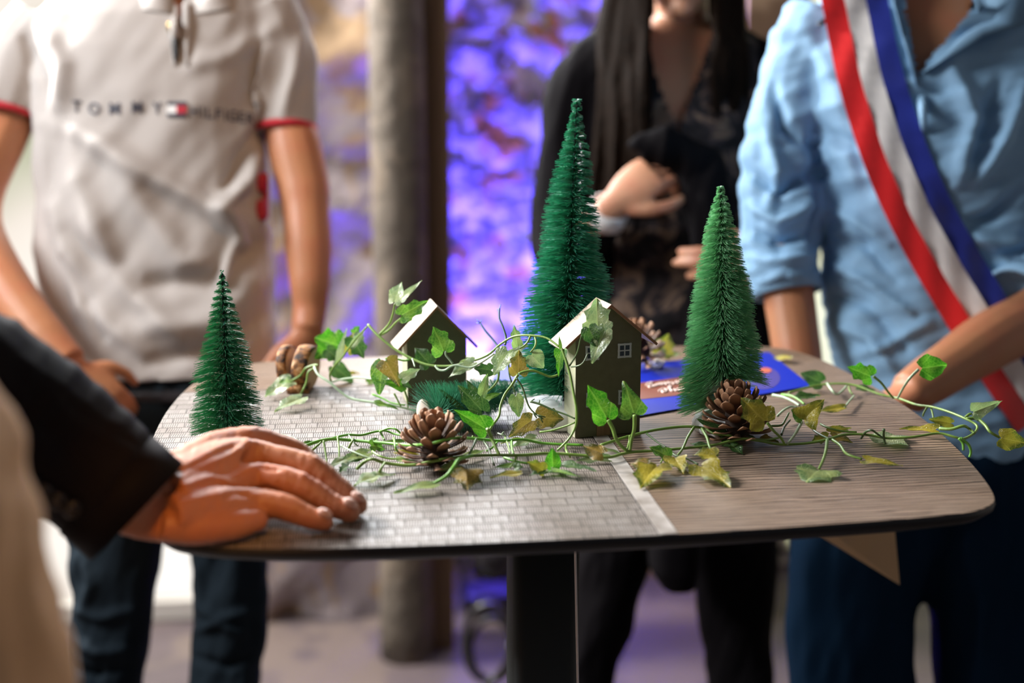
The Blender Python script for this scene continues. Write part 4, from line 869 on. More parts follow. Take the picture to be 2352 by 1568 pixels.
def head(mb, c, fwd, s=1.0, tilt=0):
    fwd = Vector(fwd).normalized(); sd = fwd.cross(Vector((0, 0, 1))).normalized(); u = sd.cross(fwd); m = Matrix((sd, fwd, u)).transposed()
    q = lambda x, y, z: c + m @ Vector((x * s, y * s, z * s))
    mb.ball(q(0, -.012, .025), (.075 * s, .094 * s, .092 * s), 24, 16, m); mb.ball(q(0, .020, -.035), (.058 * s, .066 * s, .080 * s), 20, 14, m)
    mb.ball(q(0, .058, -.095), (.024 * s, .022 * s, .018 * s), 12, 8, m); mb.ball(q(0, .062, .018), (.052 * s, .024 * s, .016 * s), 12, 8, m)
    mb.tube([q(0, .080, .012), q(0, .096, -.018), q(0, .106, -.036)], [.008 * s, .010 * s, .014 * s], 10, 3); mb.ball(q(.011, .093, -.040), .009 * s, 8, 6); mb.ball(q(-.011, .093, -.040), .009 * s, 8, 6)
    for x in (-.040, .040): mb.ball(q(x, .052, -.024), (.022 * s, .022 * s, .018 * s), 10, 8, m)
    for x in (-1, 1): mb.ball(q(x * .077, -.006, -.012), (.010 * s, .018 * s, .032 * s), 10, 8, m)
    for x in (-.031, .031): mb.ball(q(x, .0735, .0115), (.019 * s, .0125 * s, .0075 * s), 10, 8, m); mb.ball(q(x, .0735, -.0095), (.018 * s, .0105 * s, .006 * s), 10, 8, m)
    mb.ball(q(0, .084, -.068), (.026 * s, .012 * s, .010 * s), 12, 8, m)
    return q, m
def face(par, q, m, s=1.0):
    for x in (-.031, .031):
        e = MB().ball(q(x, .0715, .002), .0115 * s, 14, 10).build('eye', M['eye_white'], par); MB().ball(q(x, .0812, .001), (.0062 * s, .0028 * s, .0062 * s), 12, 8, m).build('iris', M['iris'], e)
    MB().ball(q(0, .094, -.066), (.023 * s, .006 * s, .005 * s), 14, 8, m).ball(q(0, .093, -.074), (.019 * s, .006 * s, .005 * s), 14, 8, m).build('lips', M['lips'], par)
    for x in (-.032, .032): MB().tube([q(x - .018, .078, .020), q(x, .088, .028), q(x + .018, .078, .021)], [.002, .0032, .002], 8, 3).build('eyebrow', M['hair'], par)
def leg(mb, pts): return limb(mb, pts, 18, 4)
def shoe(par, x, y, d, mat):
    c = P(x, y, d); c.z = 0.0; rings = []
    for t, w, h in ((-.07, .020, .05), (-.05, .036, .075), (0, .038, .07), (.06, .044, .05), (.12, .040, .035), (.16, .018, .02)):
        cc = c - FH * t; rings.append([cc + RT * (math.cos(a) * w) + Vector((0, 0, .002 + h / 2 + math.sin(a) * h / 2)) for a in [k * math.pi / 8 for k in range(16)]])
    MB().loft(rings).build('shoe', mat, par)
def drow(d, z):  # photograph row where height z stands at depth d on the frame's centre line
    return 784 - (((z - CAM.z) + d * math.sin(PITCH)) / (d * math.cos(PITCH))) * F if False else 784 + F * (CAM.z - z - d * math.sin(PITCH)) / (d * math.cos(PITCH))

# ---------------------------------------------------------------- man in the white polo
d = 2.33; pm = empty('person', (P(390, 900, d).x, P(390, 900, d).y, 0), 'person in a white polo with red sleeve trim and dark jeans, left behind the table', 'person')
yf = drow(d, .03)
TR = [(-75, 345, 475, .062), (-45, 230, 560, .080), (-15, 130, 625, .095), (30, 88, 640, .110), (100, 78, 628, .122), (200, 88, 606, .128), (300, 90, 600, .124), (420, 80, 618, .118), (560, 84, 622, .116), (680, 105, 630, .118), (770, 150, 636, .120), (838, 184, 628, .122)]
bd = MB(); rows(bd, TR + [(1000, 190, 610, .11), (1080, 200, 600, .10)], d, .022)
limb(bd, [(412, -60, d, .058), (415, -150, d - .01, .056), (415, -200, d - .01, .055)]); hq, hm = head(bd, P(415, -290, d - .02), -FH)
limb(bd, [(635, 70, d, .042), (656, 250, d - .01, .0400), (676, 340, d - .02, .0450), (697, 430, d - .03, .0430), (703, 490, d - .04, .0385), (708, 560, d - .05, .0390), (712, 640, d - .06, .034), (712, 710, d - .06, .028), (705, 760, d - .07, .026)])
hand(bd, P(703, 775, d - .07), -UP * .8 - RT * .5 - FH * .1, -FH + RT * .5, -1, (.7, .7, .8, .8))
limb(bd, [(70, 90, d, .046), (10, 280, d - .02, .046), (-62, 460, d - .06, .045), (-30, 590, d - .12, .042), (80, 750, d - .17, .036), (160, 838, d - .19, .029)])
hand(bd, P(166, 846, d - .19), RT * .80 - UP * .75 + FH * .1, UP * .6 - FH * .7, -1, (.45, .55, .6, .65), .84)
for x0, x1, x2, x3 in ((285, 262, 245, 232), (520, 524, 521, 515)): leg(bd, [(x0, 1000, d, .070), (x1, 1330, d, .045), (x2, 1560, d, .040), (x3, yf, d, .036)])
body = fuse('body', bd, .0045, 3, M['skin_tan'], pm); face(pm, hq, hm)
hr = MB(); hr.ball(hq(0, -.022, .045), (.084, .098, .088), 24, 14, hm); fuse('hair', hr, .006, 1, M['hair'], pm, wr=(.004, 20, .2))
po = MB(); rows(po, TR, d); limb(po, [(600, 30, d, .062), (645, 130, d, .060), (655, 220, d - .005, .054), (656, 300, d - .012, .0500)]); limb(po, [(110, 50, d, .064), (50, 130, d - .005, .066), (22, 200, d - .012, .064), (8, 262, d - .02, .060)])
fo = [([(590, 520), (470, 470), (330, 390), (180, 300)], 26, 0.0195), ([(600, 560), (480, 640), (320, 660), (150, 540)], 28, -0.0150), ([(250, 330), (330, 480), (420, 600), (560, 640)], 34, 0.0150), ([(180, 420), (260, 620), (420, 780)], 28, 0.0180), ([(110, 480), (190, 700), (330, 810)], 24, 0.0150), ([(150, 600), (240, 770)], 16, -0.0150), ([(600, 640), (480, 740), (300, 760)], 30, 0.0135), ([(620, 720), (500, 800), (350, 830)], 20, -0.0120), ([(600, 330), (560, 420), (500, 480), (560, 560)], 16, 0.0270), ([(585, 280), (545, 380), (520, 430)], 14, -0.0180), ([(610, 120), (590, 230), (560, 320)], 18, 0.0210), ([(100, 60), (150, 150), (140, 240)], 18, 0.0150), ([(60, 90), (100, 180), (95, 260)], 14, -0.0150), ([(690, 90), (670, 180), (650, 260)], 16, 0.0120), ([(120, 330), (90, 480), (150, 700), (190, 820)], 30, -0.0120), ([(640, 60), (520, 130), (440, 150)], 22, 0.0090), ([(540, 560), (520, 610), (505, 660)], 12, 0.0180)]
polo = fuse('polo_shirt', po, .0055, 3, M['polo'], pm, folds=fo, wr=(.006, 90, .7), cut=[[(396, -200), (408, 50), (416, 110), (424, 50), (446, -200)]])
ev = BVHTree.FromPolygons([v.co + ORG[polo.name] for v in polo.data.vertices], [tuple(p.vertices) for p in polo.data.polygons])
def on(bvh, x, y, off, dflt, dmax=99):
    r = (P(x, y, 1) - CAM).normalized(); h = bvh.ray_cast(CAM, r)
    if h[0] is None: return P(x, y, dflt)
    return h[0] - r * off
# collar, placket, zip, cuffs
for s in (-1, 1):
    c = MB(); a = [on(ev, 420 + s * 30, 30, .004, d - .1), on(ev, 420 + s * 24, -20, .006, d - .1), P(420 + s * 55, -60, d - .09), P(420 + s * 62, -75, d), P(415, -85, d + .06)]
    b_ = [on(ev, 425 + s * 100, 20, .006, d - .1), on(ev, 425 + s * 105, -20, .008, d - .09), P(420 + s * 90, -45, d - .06), P(420 + s * 80, -55, d), P(415, -60, d + .07)]
    n = len(a); vs = a + b_ + [v + FH * .004 for v in a + b_]; fs = []
    for i in range(n - 1): fs += [(i, i + 1, n + i + 1, n + i), (2 * n + i, 3 * n + i, 3 * n + i + 1, 2 * n + i + 1), (i, 2 * n + i, 2 * n + i + 1, i + 1), (n + i, n + i + 1, 3 * n + i + 1, 3 * n + i)]
    c.add(vs, fs).build('collar', M['polo'], pm)
for s in (-1, 1):
    MB().tube([on(ev, 415 + s * 14, y, .002, d - .1) for y in (10, 50, 90, 125, 150)], [.007, .007, .006, .004, .002], 8, 3).build('placket_edge', M['polo'], pm)
MB().tube([on(ev, x, y, .005, d - .11) for x, y in ((400, 80), (402, 100), (404, 120), (403, 140))], [.0045, .0058, .0055, .003], 8, 3).build('zip_pull', M['zip'], pm)
MB().ball(on(ev, 392, 62, .008, d - .11), (.006, .004, .009)).build('zip_slider', M['brass'], pm)
def cuff(par, name, mat, c, ax, r, w, t=.003, n=28, e=1.0):
    m = basis(ax); rings = []
    for k, rr_ in ((-.5, r), (-.5, r + t), (.5, r + t), (.5, r)): rings.append([c + m.col[2] * (w * k) + (m.col[0] * math.cos(a) * e + m.col[1] * math.sin(a)) * rr_ for a in [j * 2 * math.pi / n for j in range(n)]])
    rings.append(rings[0]); return MB().loft(rings, False).build(name, mat, par)
cuff(pm, 'sleeve_trim', M['red_trim'], P(656, 299, d - .012), P(656, 296, d - .012) - P(655, 220, d - .005), .0490, .010)
cuff(pm, 'sleeve_trim', M['red_trim'], P(8, 264, d - .02), P(8, 262, d - .02) - P(22, 200, d - .012), .0585, .010)
# printed chest wording with its small flag
def letters(txt, x, y, hpx, mat, par, bvh, dflt, name='printed_letter', wpx=None):
    cu = bpy.data.curves.new('t', 'FONT'); cu.body = txt; cu.align_x = 'CENTER'; cu.align_y = 'CENTER'; cu.size = 1; cu.offset = .012
    o = bpy.data.objects.new('t', cu); S.collection.objects.link(o); dg = bpy.context.evaluated_depsgraph_get(); me = bpy.data.meshes.new_from_object(o.evaluated_get(dg)); bpy.data.objects.remove(o)
    bm = bmesh.new(); bm.from_mesh(me); bmesh.ops.triangulate(bm, faces=bm.faces[:]); bmesh.ops.subdivide_edges(bm, edges=bm.edges[:], cuts=1)
    hs = [v.co.y for v in bm.verts]; ws = [v.co.x for v in bm.verts]; k = hpx / (max(hs) - min(hs)); cy = (max(hs) + min(hs)) / 2; cx = (max(ws) + min(ws)) / 2
    kx = (wpx / (max(ws) - min(ws))) if wpx else k * .92
    for v in bm.verts: v.co = on(bvh, x + (v.co.x - cx) * kx, y - (v.co.y - cy) * k, .0022, dflt)
    bm.to_mesh(me); bm.free(); me.name = name; return link(name, me, mat, par, False)
for ch, x, y in (('T', 176, 244), ('O', 216, 249), ('M', 263, 249), ('M', 315, 246), ('Y', 361, 248)): letters(ch, x, y, 27, M['navy_print'], pm, ev, d - .12)
for ch, x, y in (('H', 447, 255), ('I', 466, 257), ('L', 482, 259), ('F', 502, 262), ('I', 518, 264), ('G', 535, 266), ('E', 556, 269), ('R', 576, 272)): letters(ch, x, y, 25, M['navy_print'], pm, ev, d - .12)
def patch(x0, x1, y0, y1, mat, name='printed_flag'):
    vs = [on(ev, x0 + (x1 - x0) * i / 4, y0 + (y1 - y0) * j / 3, .0022, d - .12) for j in range(4) for i in range(5)]
    mk(name, vs, [(j * 5 + i, (j + 1) * 5 + i, (j + 1) * 5 + i + 1, j * 5 + i + 1) for j in range(3) for i in range(4)], mat, pm)
patch(384, 428, 233, 242, M['navy_print']); patch(384, 428, 260, 269, M['navy_print']); patch(384, 405, 242, 260, M['white_print']); patch(405, 428, 242, 260, M['red_print'])
for y0, y1 in ((398, 440), (462, 505)): MB().tube([on(ev, 598, y0, .004, d - .05), on(ev, 600, (y0 + y1) / 2, .006, d - .05), on(ev, 600, y1, .004, d - .05)], [.007, .010, .007], 10, 3).build('side_print', M['red_print'], pm)
MB().tube([on(ev, 608, y, .003, d - .06) for y in (400, 450, 500)], [.006, .006, .006], 8, 3).build('side_print', M['red_print'], pm)
je = MB(); rows(je, [(832, 200, 614, .108), (930, 196, 622, .116), (1020, 190, 626, .120), (1085, 195, 615, .11)], d)
leg(je, [(300, 1020, d, .105), (268, 1260, d, .078), (256, 1400, d, .066), (243, 1520, d, .067), (225, 1750, d, .070), (222, yf, d, .068)]); leg(je, [(520, 1020, d, .100), (527, 1260, d, .064), (524, 1400, d, .061), (520, 1520, d, .060), (510, 1750, d, .064), (505, yf, d, .066)])
fj = [([(170, 1400), (230, 1420), (300, 1400)], 10, .010), ([(165, 1470), (220, 1500), (290, 1490)], 10, .012), ([(150, 1530), (220, 1550), (300, 1530)], 10, -.010), ([(450, 1390), (500, 1420), (590, 1400)], 10, .010), ([(450, 1450), (500, 1430), (560, 1460)], 9, .011), ([(445, 1510), (520, 1530), (600, 1500)], 10, -.010), ([(180, 1280), (210, 1340), (190, 1400)], 12, .01), ([(450, 1270), (460, 1340), (455, 1400)], 10, .01)]
fuse('jeans', je, .006, 3, M['denim'], pm, folds=fj, wr=(.009, 45, .3))
be = MB(); rows(be, [(858, 190, 622, .117), (885, 190, 622, .120)], d); fuse('belt', be, .005, 1, M['button'], pm)
shoe(pm, 222, yf, d, M['shoe']); shoe(pm, 505, yf, d, M['shoe'])

# ---------------------------------------------------------------- woman in black with long dark hair
d = 2.50; pw = empty('person', (P(1540, 900, d).x, P(1540, 900, d).y, 0), 'person with long dark hair in black cardigan and patterned blouse, behind the tallest tree', 'person')
yf = drow(d, .03)
TR = [(30, 1500, 1630, .055), (62, 1440, 1690, .072), (100, 1385, 1740, .086), (160, 1345, 1765, .105), (260, 1352, 1745, .122), (380, 1360, 1735, .122), (500, 1372, 1722, .108), (620, 1368, 1726, .108), (740, 1352, 1742, .115), (860, 1345, 1750, .120), (960, 1345, 1750, .120)]
bd = MB(); rows(bd, TR + [(1060, 1350, 1745, .11)], d, .016); limb(bd, [(1566, 60, d, .047), (1566, -30, d - .02, .046), (1566, -80, d - .02, .046)]); hq, hm = head(bd, P(1566, -108, d - .045), -FH - RT * .05, .97)
limb(bd, [(1365, 150, d, .043), (1300, 340, d, .040), (1290, 570, d - .03, .036), (1345, 535, d - .13, .032), (1400, 482, d - .20, .026)])
hand(bd, P(1403, 474, d - .20), RT * .74 + UP * .62, -FH * .8 + UP * .5 - RT * .3, 1, (.75, 1.0, 1.1, 1.1), .98)
limb(bd, [(1750, 170, d, .043), (1800, 350, d, .040), (1815, 540, d - .04, .036), (1812, 595, d - .16, .030), (1775, 622, d - .27, .026)])
hand(bd, P(1768, 622, d - .28), -RT + UP * .03, -FH + UP * .2, 1, (.25, .3, .5, .6), .95)
leg(bd, [(1450, 1000, d, .070), (1404, 1300, d, .042), (1346, 1560, d, .036), (1322, yf, d, .034)]); leg(bd, [(1655, 1000, d, .070), (1685, 1300, d, .042), (1698, 1560, d, .036), (1700, yf, d, .034)])
fuse('body', bd, .0045, 3, M['skin_light'], pw); face(pw, hq, hm, .97)
bl = MB(); rows(bl, TR, d); fuse('blouse', bl, .006, 2, M['blouse'], pw, wr=(.008, 60, 1.2), cut=[[(1478, -40), (1486, 80), (1520, 200), (1562, 300), (1600, 190), (1638, 80), (1650, -40)]])
sl = MB(); limb(sl, [(1455, 90, d + .02, .046), (1376, 152, d, .060), (1330, 220, d, .062), (1306, 360, d, .056), (1290, 500, d - .01, .054), (1292, 585, d - .04, .050), (1345, 545, d - .12, .043), (1384, 502, d - .17, .036)])
limb(sl, [(1665, 100, d + .02, .042), (1740, 165, d, .054), (1785, 220, d, .060), (1805, 380, d, .054), (1818, 520, d - .02, .050), (1822, 585, d - .10, .044), (1812, 600, d - .19, .037), (1795, 615, d - .23, .034)])
rows(sl, [(55, 1400, 1500, .06, .03), (200, 1340, 1470, .11, .03), (420, 1345, 1450, .11, .035), (700, 1335, 1430, .115, .03), (900, 1330, 1420, .12, .03)], d); rows(sl, [(78, 1640, 1700, .05, .03), (200, 1690, 1775, .10, .03), (420, 1690, 1755, .10, .035), (700, 1690, 1760, .11, .03), (900, 1700, 1765, .12, .03)], d)
fuse('cardigan', sl, .0065, 3, M['black_cloth'], pw, wr=(.008, 60, .2))
cuff(pw, 'white_cuff', M['shirt_white'], P(1396, 490, d - .185), P(1406, 474, d - .20) - P(1388, 518, d - .17), .029, .030, .004)
hr = MB(); hr.ball(hq(0, -.025, .040), (.086, .100, .094), 24, 14, hm)
rh = random.Random(4)
for k in range(60):   # long locks falling in front of both shoulders
    s = -1 if k < 40 else 1; t = (k % 40) / 39 if s < 0 else (k - 40) / 19
    x0 = (1492 - 70 * t) if s < 0 else (1642 + 50 * t); x1 = (1485 - 105 * t) if s < 0 else (1645 + 60 * t); x2 = (1500 - 150 * t) if s < 0 else (1640 + 75 * t)
    yend = rh.uniform(430, 560) if s < 0 else rh.uniform(190, 300); zz = d - .135 + .05 * t
    hr.tube([P(x0 + (18 if s < 0 else -18), -190, d - .03), P(x0, -90, d - .06 + .03 * t), P(x1, 60, zz + .02 + rh.uniform(-.012, .012)), P(x1 + rh.uniform(-10, 10), yend * .5, zz + rh.uniform(-.012, .012)), P(x2 + rh.uniform(-10, 10), yend, zz + .01)], [.016, .015, .0085, .0075, .003], 8, 4)
hr.tube([P(1566, -180, d + .06), P(1566, 0, d + .10), P(1566, 250, d + .14)], [(.09, .05), (.10, .05), (.07, .03)], 14, 4)
fuse('hair', hr, .0042, 1, M['hair'], pw)
tr = MB(); rows(tr, [(930, 1345, 1752, .122), (1010, 1340, 1755, .125), (1080, 1350, 1750, .115)], d)
leg(tr, [(1450, 1020, d, .095), (1415, 1240, d, .070), (1385, 1400, d, .060), (1345, 1560, d, .052), (1320, yf, d, .050)]); leg(tr, [(1655, 1020, d, .095), (1680, 1240, d, .080), (1692, 1400, d, .066), (1698, 1560, d, .058), (1700, yf, d, .055)])
fuse('trousers', tr, .0065, 3, M['black_cloth'], pw, wr=(.007, 50, .3)); shoe(pw, 1320, yf, d, M['shoe']); shoe(pw, 1700, yf, d, M['shoe'])
jk = MB(); dj = 2.28
limb(jk, [(1462, 352, dj, .020), (1500, 330, dj, .026), (1545, 335, dj, .030), (1590, 370, dj + .02, .036)])
rows(jk, [(340, 1540, 1640, .03), (400, 1562, 1668, .04), (480, 1572, 1692, .045), (560, 1585, 1706, .045), (640, 1580, 1712, .045), (740, 1570, 1716, .045), (820, 1560, 1716, .045), (860, 1555, 1710, .04)], dj + .03)
jo = fuse('folded_jacket', jk, .006, 3, M['black_cloth'], None, wr=(.010, 40, .1)); tag(jo, 'black folded jacket held up in the long haired person\'s hands', 'jacket')
bg = MB(); rows(bg, [(1180, 1500, 1600, .04), (1240, 1488, 1606, .05), (1300, 1490, 1604, .05), (1345, 1520, 1596, .04)], 2.36)
bgo = empty('hanging_bag', P(1545, 1345, 2.36), 'black bag hanging below the table in front of the long haired person', 'bag'); fuse('bag_body', bg, .006, 3, M['black_cloth'], bgo); MB().tube([P(1505, 1180, 2.36), P(1530, 950, 2.33), P(1560, 870, 2.30), P(1585, 950, 2.33), P(1595, 1180, 2.36)], .006, 8, 4).build('strap', M['button'], bgo)

# ---------------------------------------------------------------- woman in the blue shirt with the tricolour sash
d = 2.14; pb = empty('person', (P(2150, 900, d).x, P(2150, 900, d).y, 0), 'person in a light blue shirt with rolled sleeves, at the right of the table', 'person')
yf = drow(d, .03)
TR = [(-95, 2085, 2240, .058), (-60, 1985, 2330, .078), (-15, 1895, 2405, .095), (45, 1850, 2448, .110), (130, 1835, 2462, .122), (240, 1842, 2455, .138), (340, 1862, 2440, .145), (440, 1890, 2420, .132), (560, 1888, 2405, .118), (660, 1890, 2400, .114), (780, 1902, 2400, .120), (880, 1925, 2400, .126), (960, 1960, 2390, .126), (1010, 2000, 2360, .12)]
bd = MB(); rows(bd, TR[:-1] + [(1100, 1960, 2380, .11)], d, .022); limb(bd, [(2165, -60, d, .050), (2165, -190, d - .02, .048), (2165, -230, d - .02, .048)]); hq, hm = head(bd, P(2165, -330, d - .04), -FH - RT * .25)
limb(bd, [(1860, 120, d, .036), (1806, 380, d - .005, .034), (1798, 600, d - .03, .032), (1811, 672, d - .04, .038), (1830, 800, d - .06, .036), (1850, 930, d - .08, .029)]); hand(bd, P(1853, 945, d - .08), -UP + RT * .1, -FH * .5 - RT * .6, 1, (.3, .3, .3, .3), .98)
limb(bd, [(2440, 120, d, .036), (2476, 380, d - .01, .034), (2450, 600, d - .06, .038), (2400, 712, d - .10, .044), (2280, 778, d - .16, .042), (2160, 856, d - .21, .035), (2085, 905, d - .24, .029)]); hand(bd, P(2075, 912, d - .245), -RT * .85 - UP * .5, -FH * .4 + UP, -1, (.3, .35, .4, .4), .98)
leg(bd, [(2040, 1050, d, .09), (1990, 1350, d, .06), (1960, 1600, d, .05), (1950, yf, d, .04)]); leg(bd, [(2290, 1050, d, .09), (2290, 1350, d, .06), (2290, 1600, d, .05), (2290, yf, d, .04)])
fuse('body', bd, .0045, 3, M['skin_tan'], pb); face(pb, hq, hm)
hr = MB(); hr.ball(hq(0, -.025, .040), (.086, .102, .094), 24, 14, hm)
for k in range(10): t = k / 9 - .5; hr.tube([hq(t * .12, -.05, .05), hq(t * .15, -.09, -.04), hq(t * .16, -.10, -.14), hq(t * .14, -.09, -.22)], [.025, .026, .022, .006], 8, 4)
fuse('hair', hr, .006, 1, M['hair'], pb)
st = MB(); rows(st, TR, d)
limb(st, [(1890, 40, d, .060), (1852, 110, d, .058), (1822, 200, d, .056), (1802, 290, d - .005, .058), (1792, 380, d - .01, .060), (1796, 470, d - .015, .066), (1790, 560, d - .02, .060), (1798, 620, d - .03, .054), (1804, 652, d - .034, .050)])
limb(st, [(2400, 40, d, .060), (2450, 120, d, .060), (2480, 280, d, .060), (2475, 440, d - .02, .064), (2452, 560, d - .05, .066), (2405, 640, d - .09, .062), (2365, 672, d - .11, .056)])
fb = [([(1770, 200), (1800, 290), (1860, 330)], 14, -0.0174), ([(1760, 300), (1790, 400), (1770, 460)], 16, 0.0174), ([(1725, 400), (1790, 440), (1860, 400)], 13, -0.0232), ([(1720, 470), (1790, 510), (1860, 470)], 13, 0.0203), ([(1715, 530), (1790, 560), (1865, 540)], 12, -0.0203), ([(1722, 590), (1790, 600), (1868, 590)], 11, 0.0145), ([(1745, 650), (1800, 625), (1868, 640)], 7, 0.0116), ([(1880, 300), (1960, 340), (1990, 420)], 20, -0.0145), ([(1890, 480), (1960, 500), (2040, 560)], 12, 0.0116), ([(1890, 540), (1980, 560), (2060, 640)], 12, -0.0116), ([(1895, 600), (1980, 640), (2090, 720)], 12, 0.0130), ([(1900, 670), (1990, 700), (2080, 800)], 13, -0.0116), ([(1910, 740), (2000, 780), (2060, 860)], 13, 0.0130), ([(1940, 820), (2030, 800), (2130, 740)], 13, 0.0101), ([(2180, 150), (2240, 280), (2200, 420)], 22, 0.0145), ([(2300, 180), (2260, 300), (2230, 380)], 18, -0.0116), ([(2352, 200), (2300, 330), (2240, 420)], 14, 0.0145), ([(2340, 440), (2280, 500), (2220, 520)], 14, -0.0145), ([(2350, 560), (2290, 560), (2230, 540)], 12, 0.0145), ([(2300, 600), (2330, 620), (2380, 610)], 10, 0.0145), ([(1850, 70), (1900, 150), (1930, 240)], 22, 0.0087), ([(1875, 330), (1880, 440), (1872, 560)], 9, -0.0290)]
shirt = fuse('shirt', st, .0055, 2, M['blue_shirt'], pb, folds=fb, wr=(.007, 42, 1.35), cut=[[(2070, -200), (2082, 20), (2112, 168), (2150, 120), (2235, 20), (2262, -200)]])
eb = BVHTree.FromPolygons([v.co + ORG[shirt.name] for v in shirt.data.vertices], [tuple(p.vertices) for p in shirt.data.polygons])
def flap(par, name, pts, mat, th=.004, off=.006):  # collar leaf: polygon fan with thickness, bulged
    q = [on(eb, x, y, off + e, d - .10) for x, y, e in pts]; c = sum(q, Vector()) / len(q) - FH * .004; n = len(q)
    vs = [c] + q + [c + FH * th] + [v + FH * th for v in q]; fs = []
    for i in range(n): a, b = 1 + i, 1 + (i + 1) % n; fs += [(0, a, b), (n + 1, n + 1 + b, n + 1 + a), (a, n + 1 + a, n + 1 + b, b)]
    return mk(name, vs, fs, mat, par)
flap(pb, 'collar', [(2262, -90, .03), (2240, 0, .02), (2180, 75, .012), (2118, 168, .004), (2180, 130, .01), (2260, 82, .018), (2352, 60, .02), (2400, -60, .02)], M['blue_shirt'])
flap(pb, 'collar', [(2058, -90, .02), (2050, 0, .012), (2075, 90, .006), (2108, 200, .003), (2100, 120, .006), (2092, 30, .012), (2096, -90, .02)], M['blue_shirt'])
MB().tube([on(eb, x, y, .003, d - .1) for x, y in ((2112, 165), (2118, 230), (2122, 300))], [.004, .007, .004], 8, 3).build('button_placket', M['blue_shirt'], pb)
cuff(pb, 'rolled_cuff', M['blue_shirt'], P(1805, 652, d - .034), P(1812, 690, d - .04) - P(1798, 610, d - .03), .046, .030, .006)
cuff(pb, 'rolled_cuff', M['blue_shirt'], P(2352, 690, d - .12), P(2280, 740, d - .16) - P(2405, 640, d - .09), .053, .030, .006)
sa = [(1950, -60), (1965, 0), (1984, 100), (2005, 190), (2032, 280), (2064, 370), (2103, 460), (2146, 545), (2192, 625), (2240, 705), (2290, 785), (2342, 865), (2400, 950)]
sp_, _ = resample([Vector((x, y, 0)) for x, y in sa], 0, 4); sdep = []
for p in sp_:
    h = on(eb, p.x, p.y, 0, d - .12); sdep.append((h - CAM).dot(FW))
sdep = [sum(sdep[max(0, i - 4):i + 5]) / len(sdep[max(0, i - 4):i + 5]) for i in range(len(sdep))]
sroot = empty('sash', P(2103, 460, d - .14), 'red, white and blue satin sash worn across the blue shirt', 'sash')
sroot['category'] = 'sash'
def band(name, u0, u1, mat, lift):
    vs = []; fs = []; k = 4
    for i, p in enumerate(sp_):
        t = (sp_[min(i + 1, len(sp_) - 1)] - sp_[max(i - 1, 0)]).normalized(); nx, ny = t.y, -t.x
        for j in range(k + 1):
            u = u0 + (u1 - u0) * j / k; x, y = p.x + nx * u * 1.0, p.y + ny * u
            dd = sdep[i] - .012 - lift + .002 * math.sin(i * .9 + j) - .003 * math.cos(u / 40)
            h = on(eb, x, y, .005, 99); dh = (h - CAM).dot(FW)
            if dh < 3: dd = min(dd + .004, dh)
            vs.append(P(x, y, dd))
    n = len(vs); vs += [v + FW * .0012 for v in vs]
    for i in range(len(sp_) - 1):
        for j in range(k):
            a = i * (k + 1) + j; fs += [(a, a + 1, a + k + 2, a + k + 1), (n + a + k + 1, n + a + k + 2, n + a + 1, n + a)]
    return mk(name, vs, fs, mat, sroot)
band('red_stripe', -77, -24, M['sash_red'], 0); band('white_stripe', -24, 24, M['sash_white'], 0); band('blue_stripe', 24, 74, M['sash_blue'], 0)
nt = MB()
sx = [on(eb, x, y, .012, d - .13) for x, y in ((1880, 58), (1900, 44), (1935, 24), (1985, 4), (2020, -12))]; MB().tube(sx, .0035, 8, 3).build('black_strap', M['button'], pb)
for a in range(2): pass
tr = MB(); rows(tr, [(960, 1968, 2384, .118), (1040, 1950, 2392, .124), (1110, 1960, 2390, .115)], d)
leg(tr, [(2060, 1060, d, .105), (1985, 1230, d, .112), (1958, 1400, d, .098), (1955, 1560, d, .095), (1950, 1800, d, .095), (1945, yf, d, .095)]); leg(tr, [(2285, 1060, d, .105), (2262, 1230, d, .108), (2282, 1400, d, .098), (2296, 1560, d, .098), (2300, 1800, d, .095), (2300, yf, d, .095)])
fuse('trousers', tr, .0065, 3, M['navy_trouser'], pb, wr=(.008, 60, .1)); shoe(pb, 1945, yf, d, M['shoe']); shoe(pb, 2300, yf, d, M['shoe'])
env = empty('tan_card', P(2065, 1342, 1.86), 'tan card corner hanging below the right end of the table', 'card')
qq = [P(2065, 1342, 1.86), P(2046, 1130, 1.84), P(1700, 1060, 1.86), P(1720, 1130, 1.88)]; MB().hexa(qq, [v - FW * .004 for v in qq]).build('card_sheet', M['kraft'], env, False)

# ---------------------------------------------------------------- man in the dark suit, hand on the table
ps = empty('person', (P(-900, 900, 1.1).x, P(-900, 900, 1.1).y, 0), 'person in a dark suit jacket, left of the table, resting a hand on it', 'person')
hb = MB()
limb(hb, [(-260, 810, 1.05, .040), (40, 975, 1.13, .036), (230, 1105, 1.168, .030)], 18)
def ell(pts):  # rings with explicit half axes: a along v, b along n
    rings = []
    for (x, y, dd, a, b, va) in pts:
        c = P(x, y, dd); va = Vector(va); ax_ = (RT * .95 - UP * .15).normalized(); va = (va - ax_ * va.dot(ax_)).normalized(); vb = ax_.cross(va)
        rings.append([c + va * (math.cos(t) * a) + vb * (math.sin(t) * b) for t in [k * math.pi / 12 for k in range(24)]])
    hb.loft(rings)
vv_ = UP * .75 + FW * .66
ell([(215, 1100, 1.168, .033, .026, vv_), (300, 1138, 1.175, .035, .026, vv_), (355, 1148, 1.195, .038, .025, vv_), (410, 1145, 1.215, .043, .026, vv_), (480, 1125, 1.245, .046, .025, UP * .65 + FW * .76), (545, 1105, 1.27, .045, .021, UP * .6 + FW * .8)])
def fin(pts, n=14): hb.tube([P(x, y, dd) for x, y, dd, r in pts], [r for *_, r in pts], n, 5); x, y, dd, r = pts[-1]; hb.ball(P(x, y, dd), r, 12, 8)
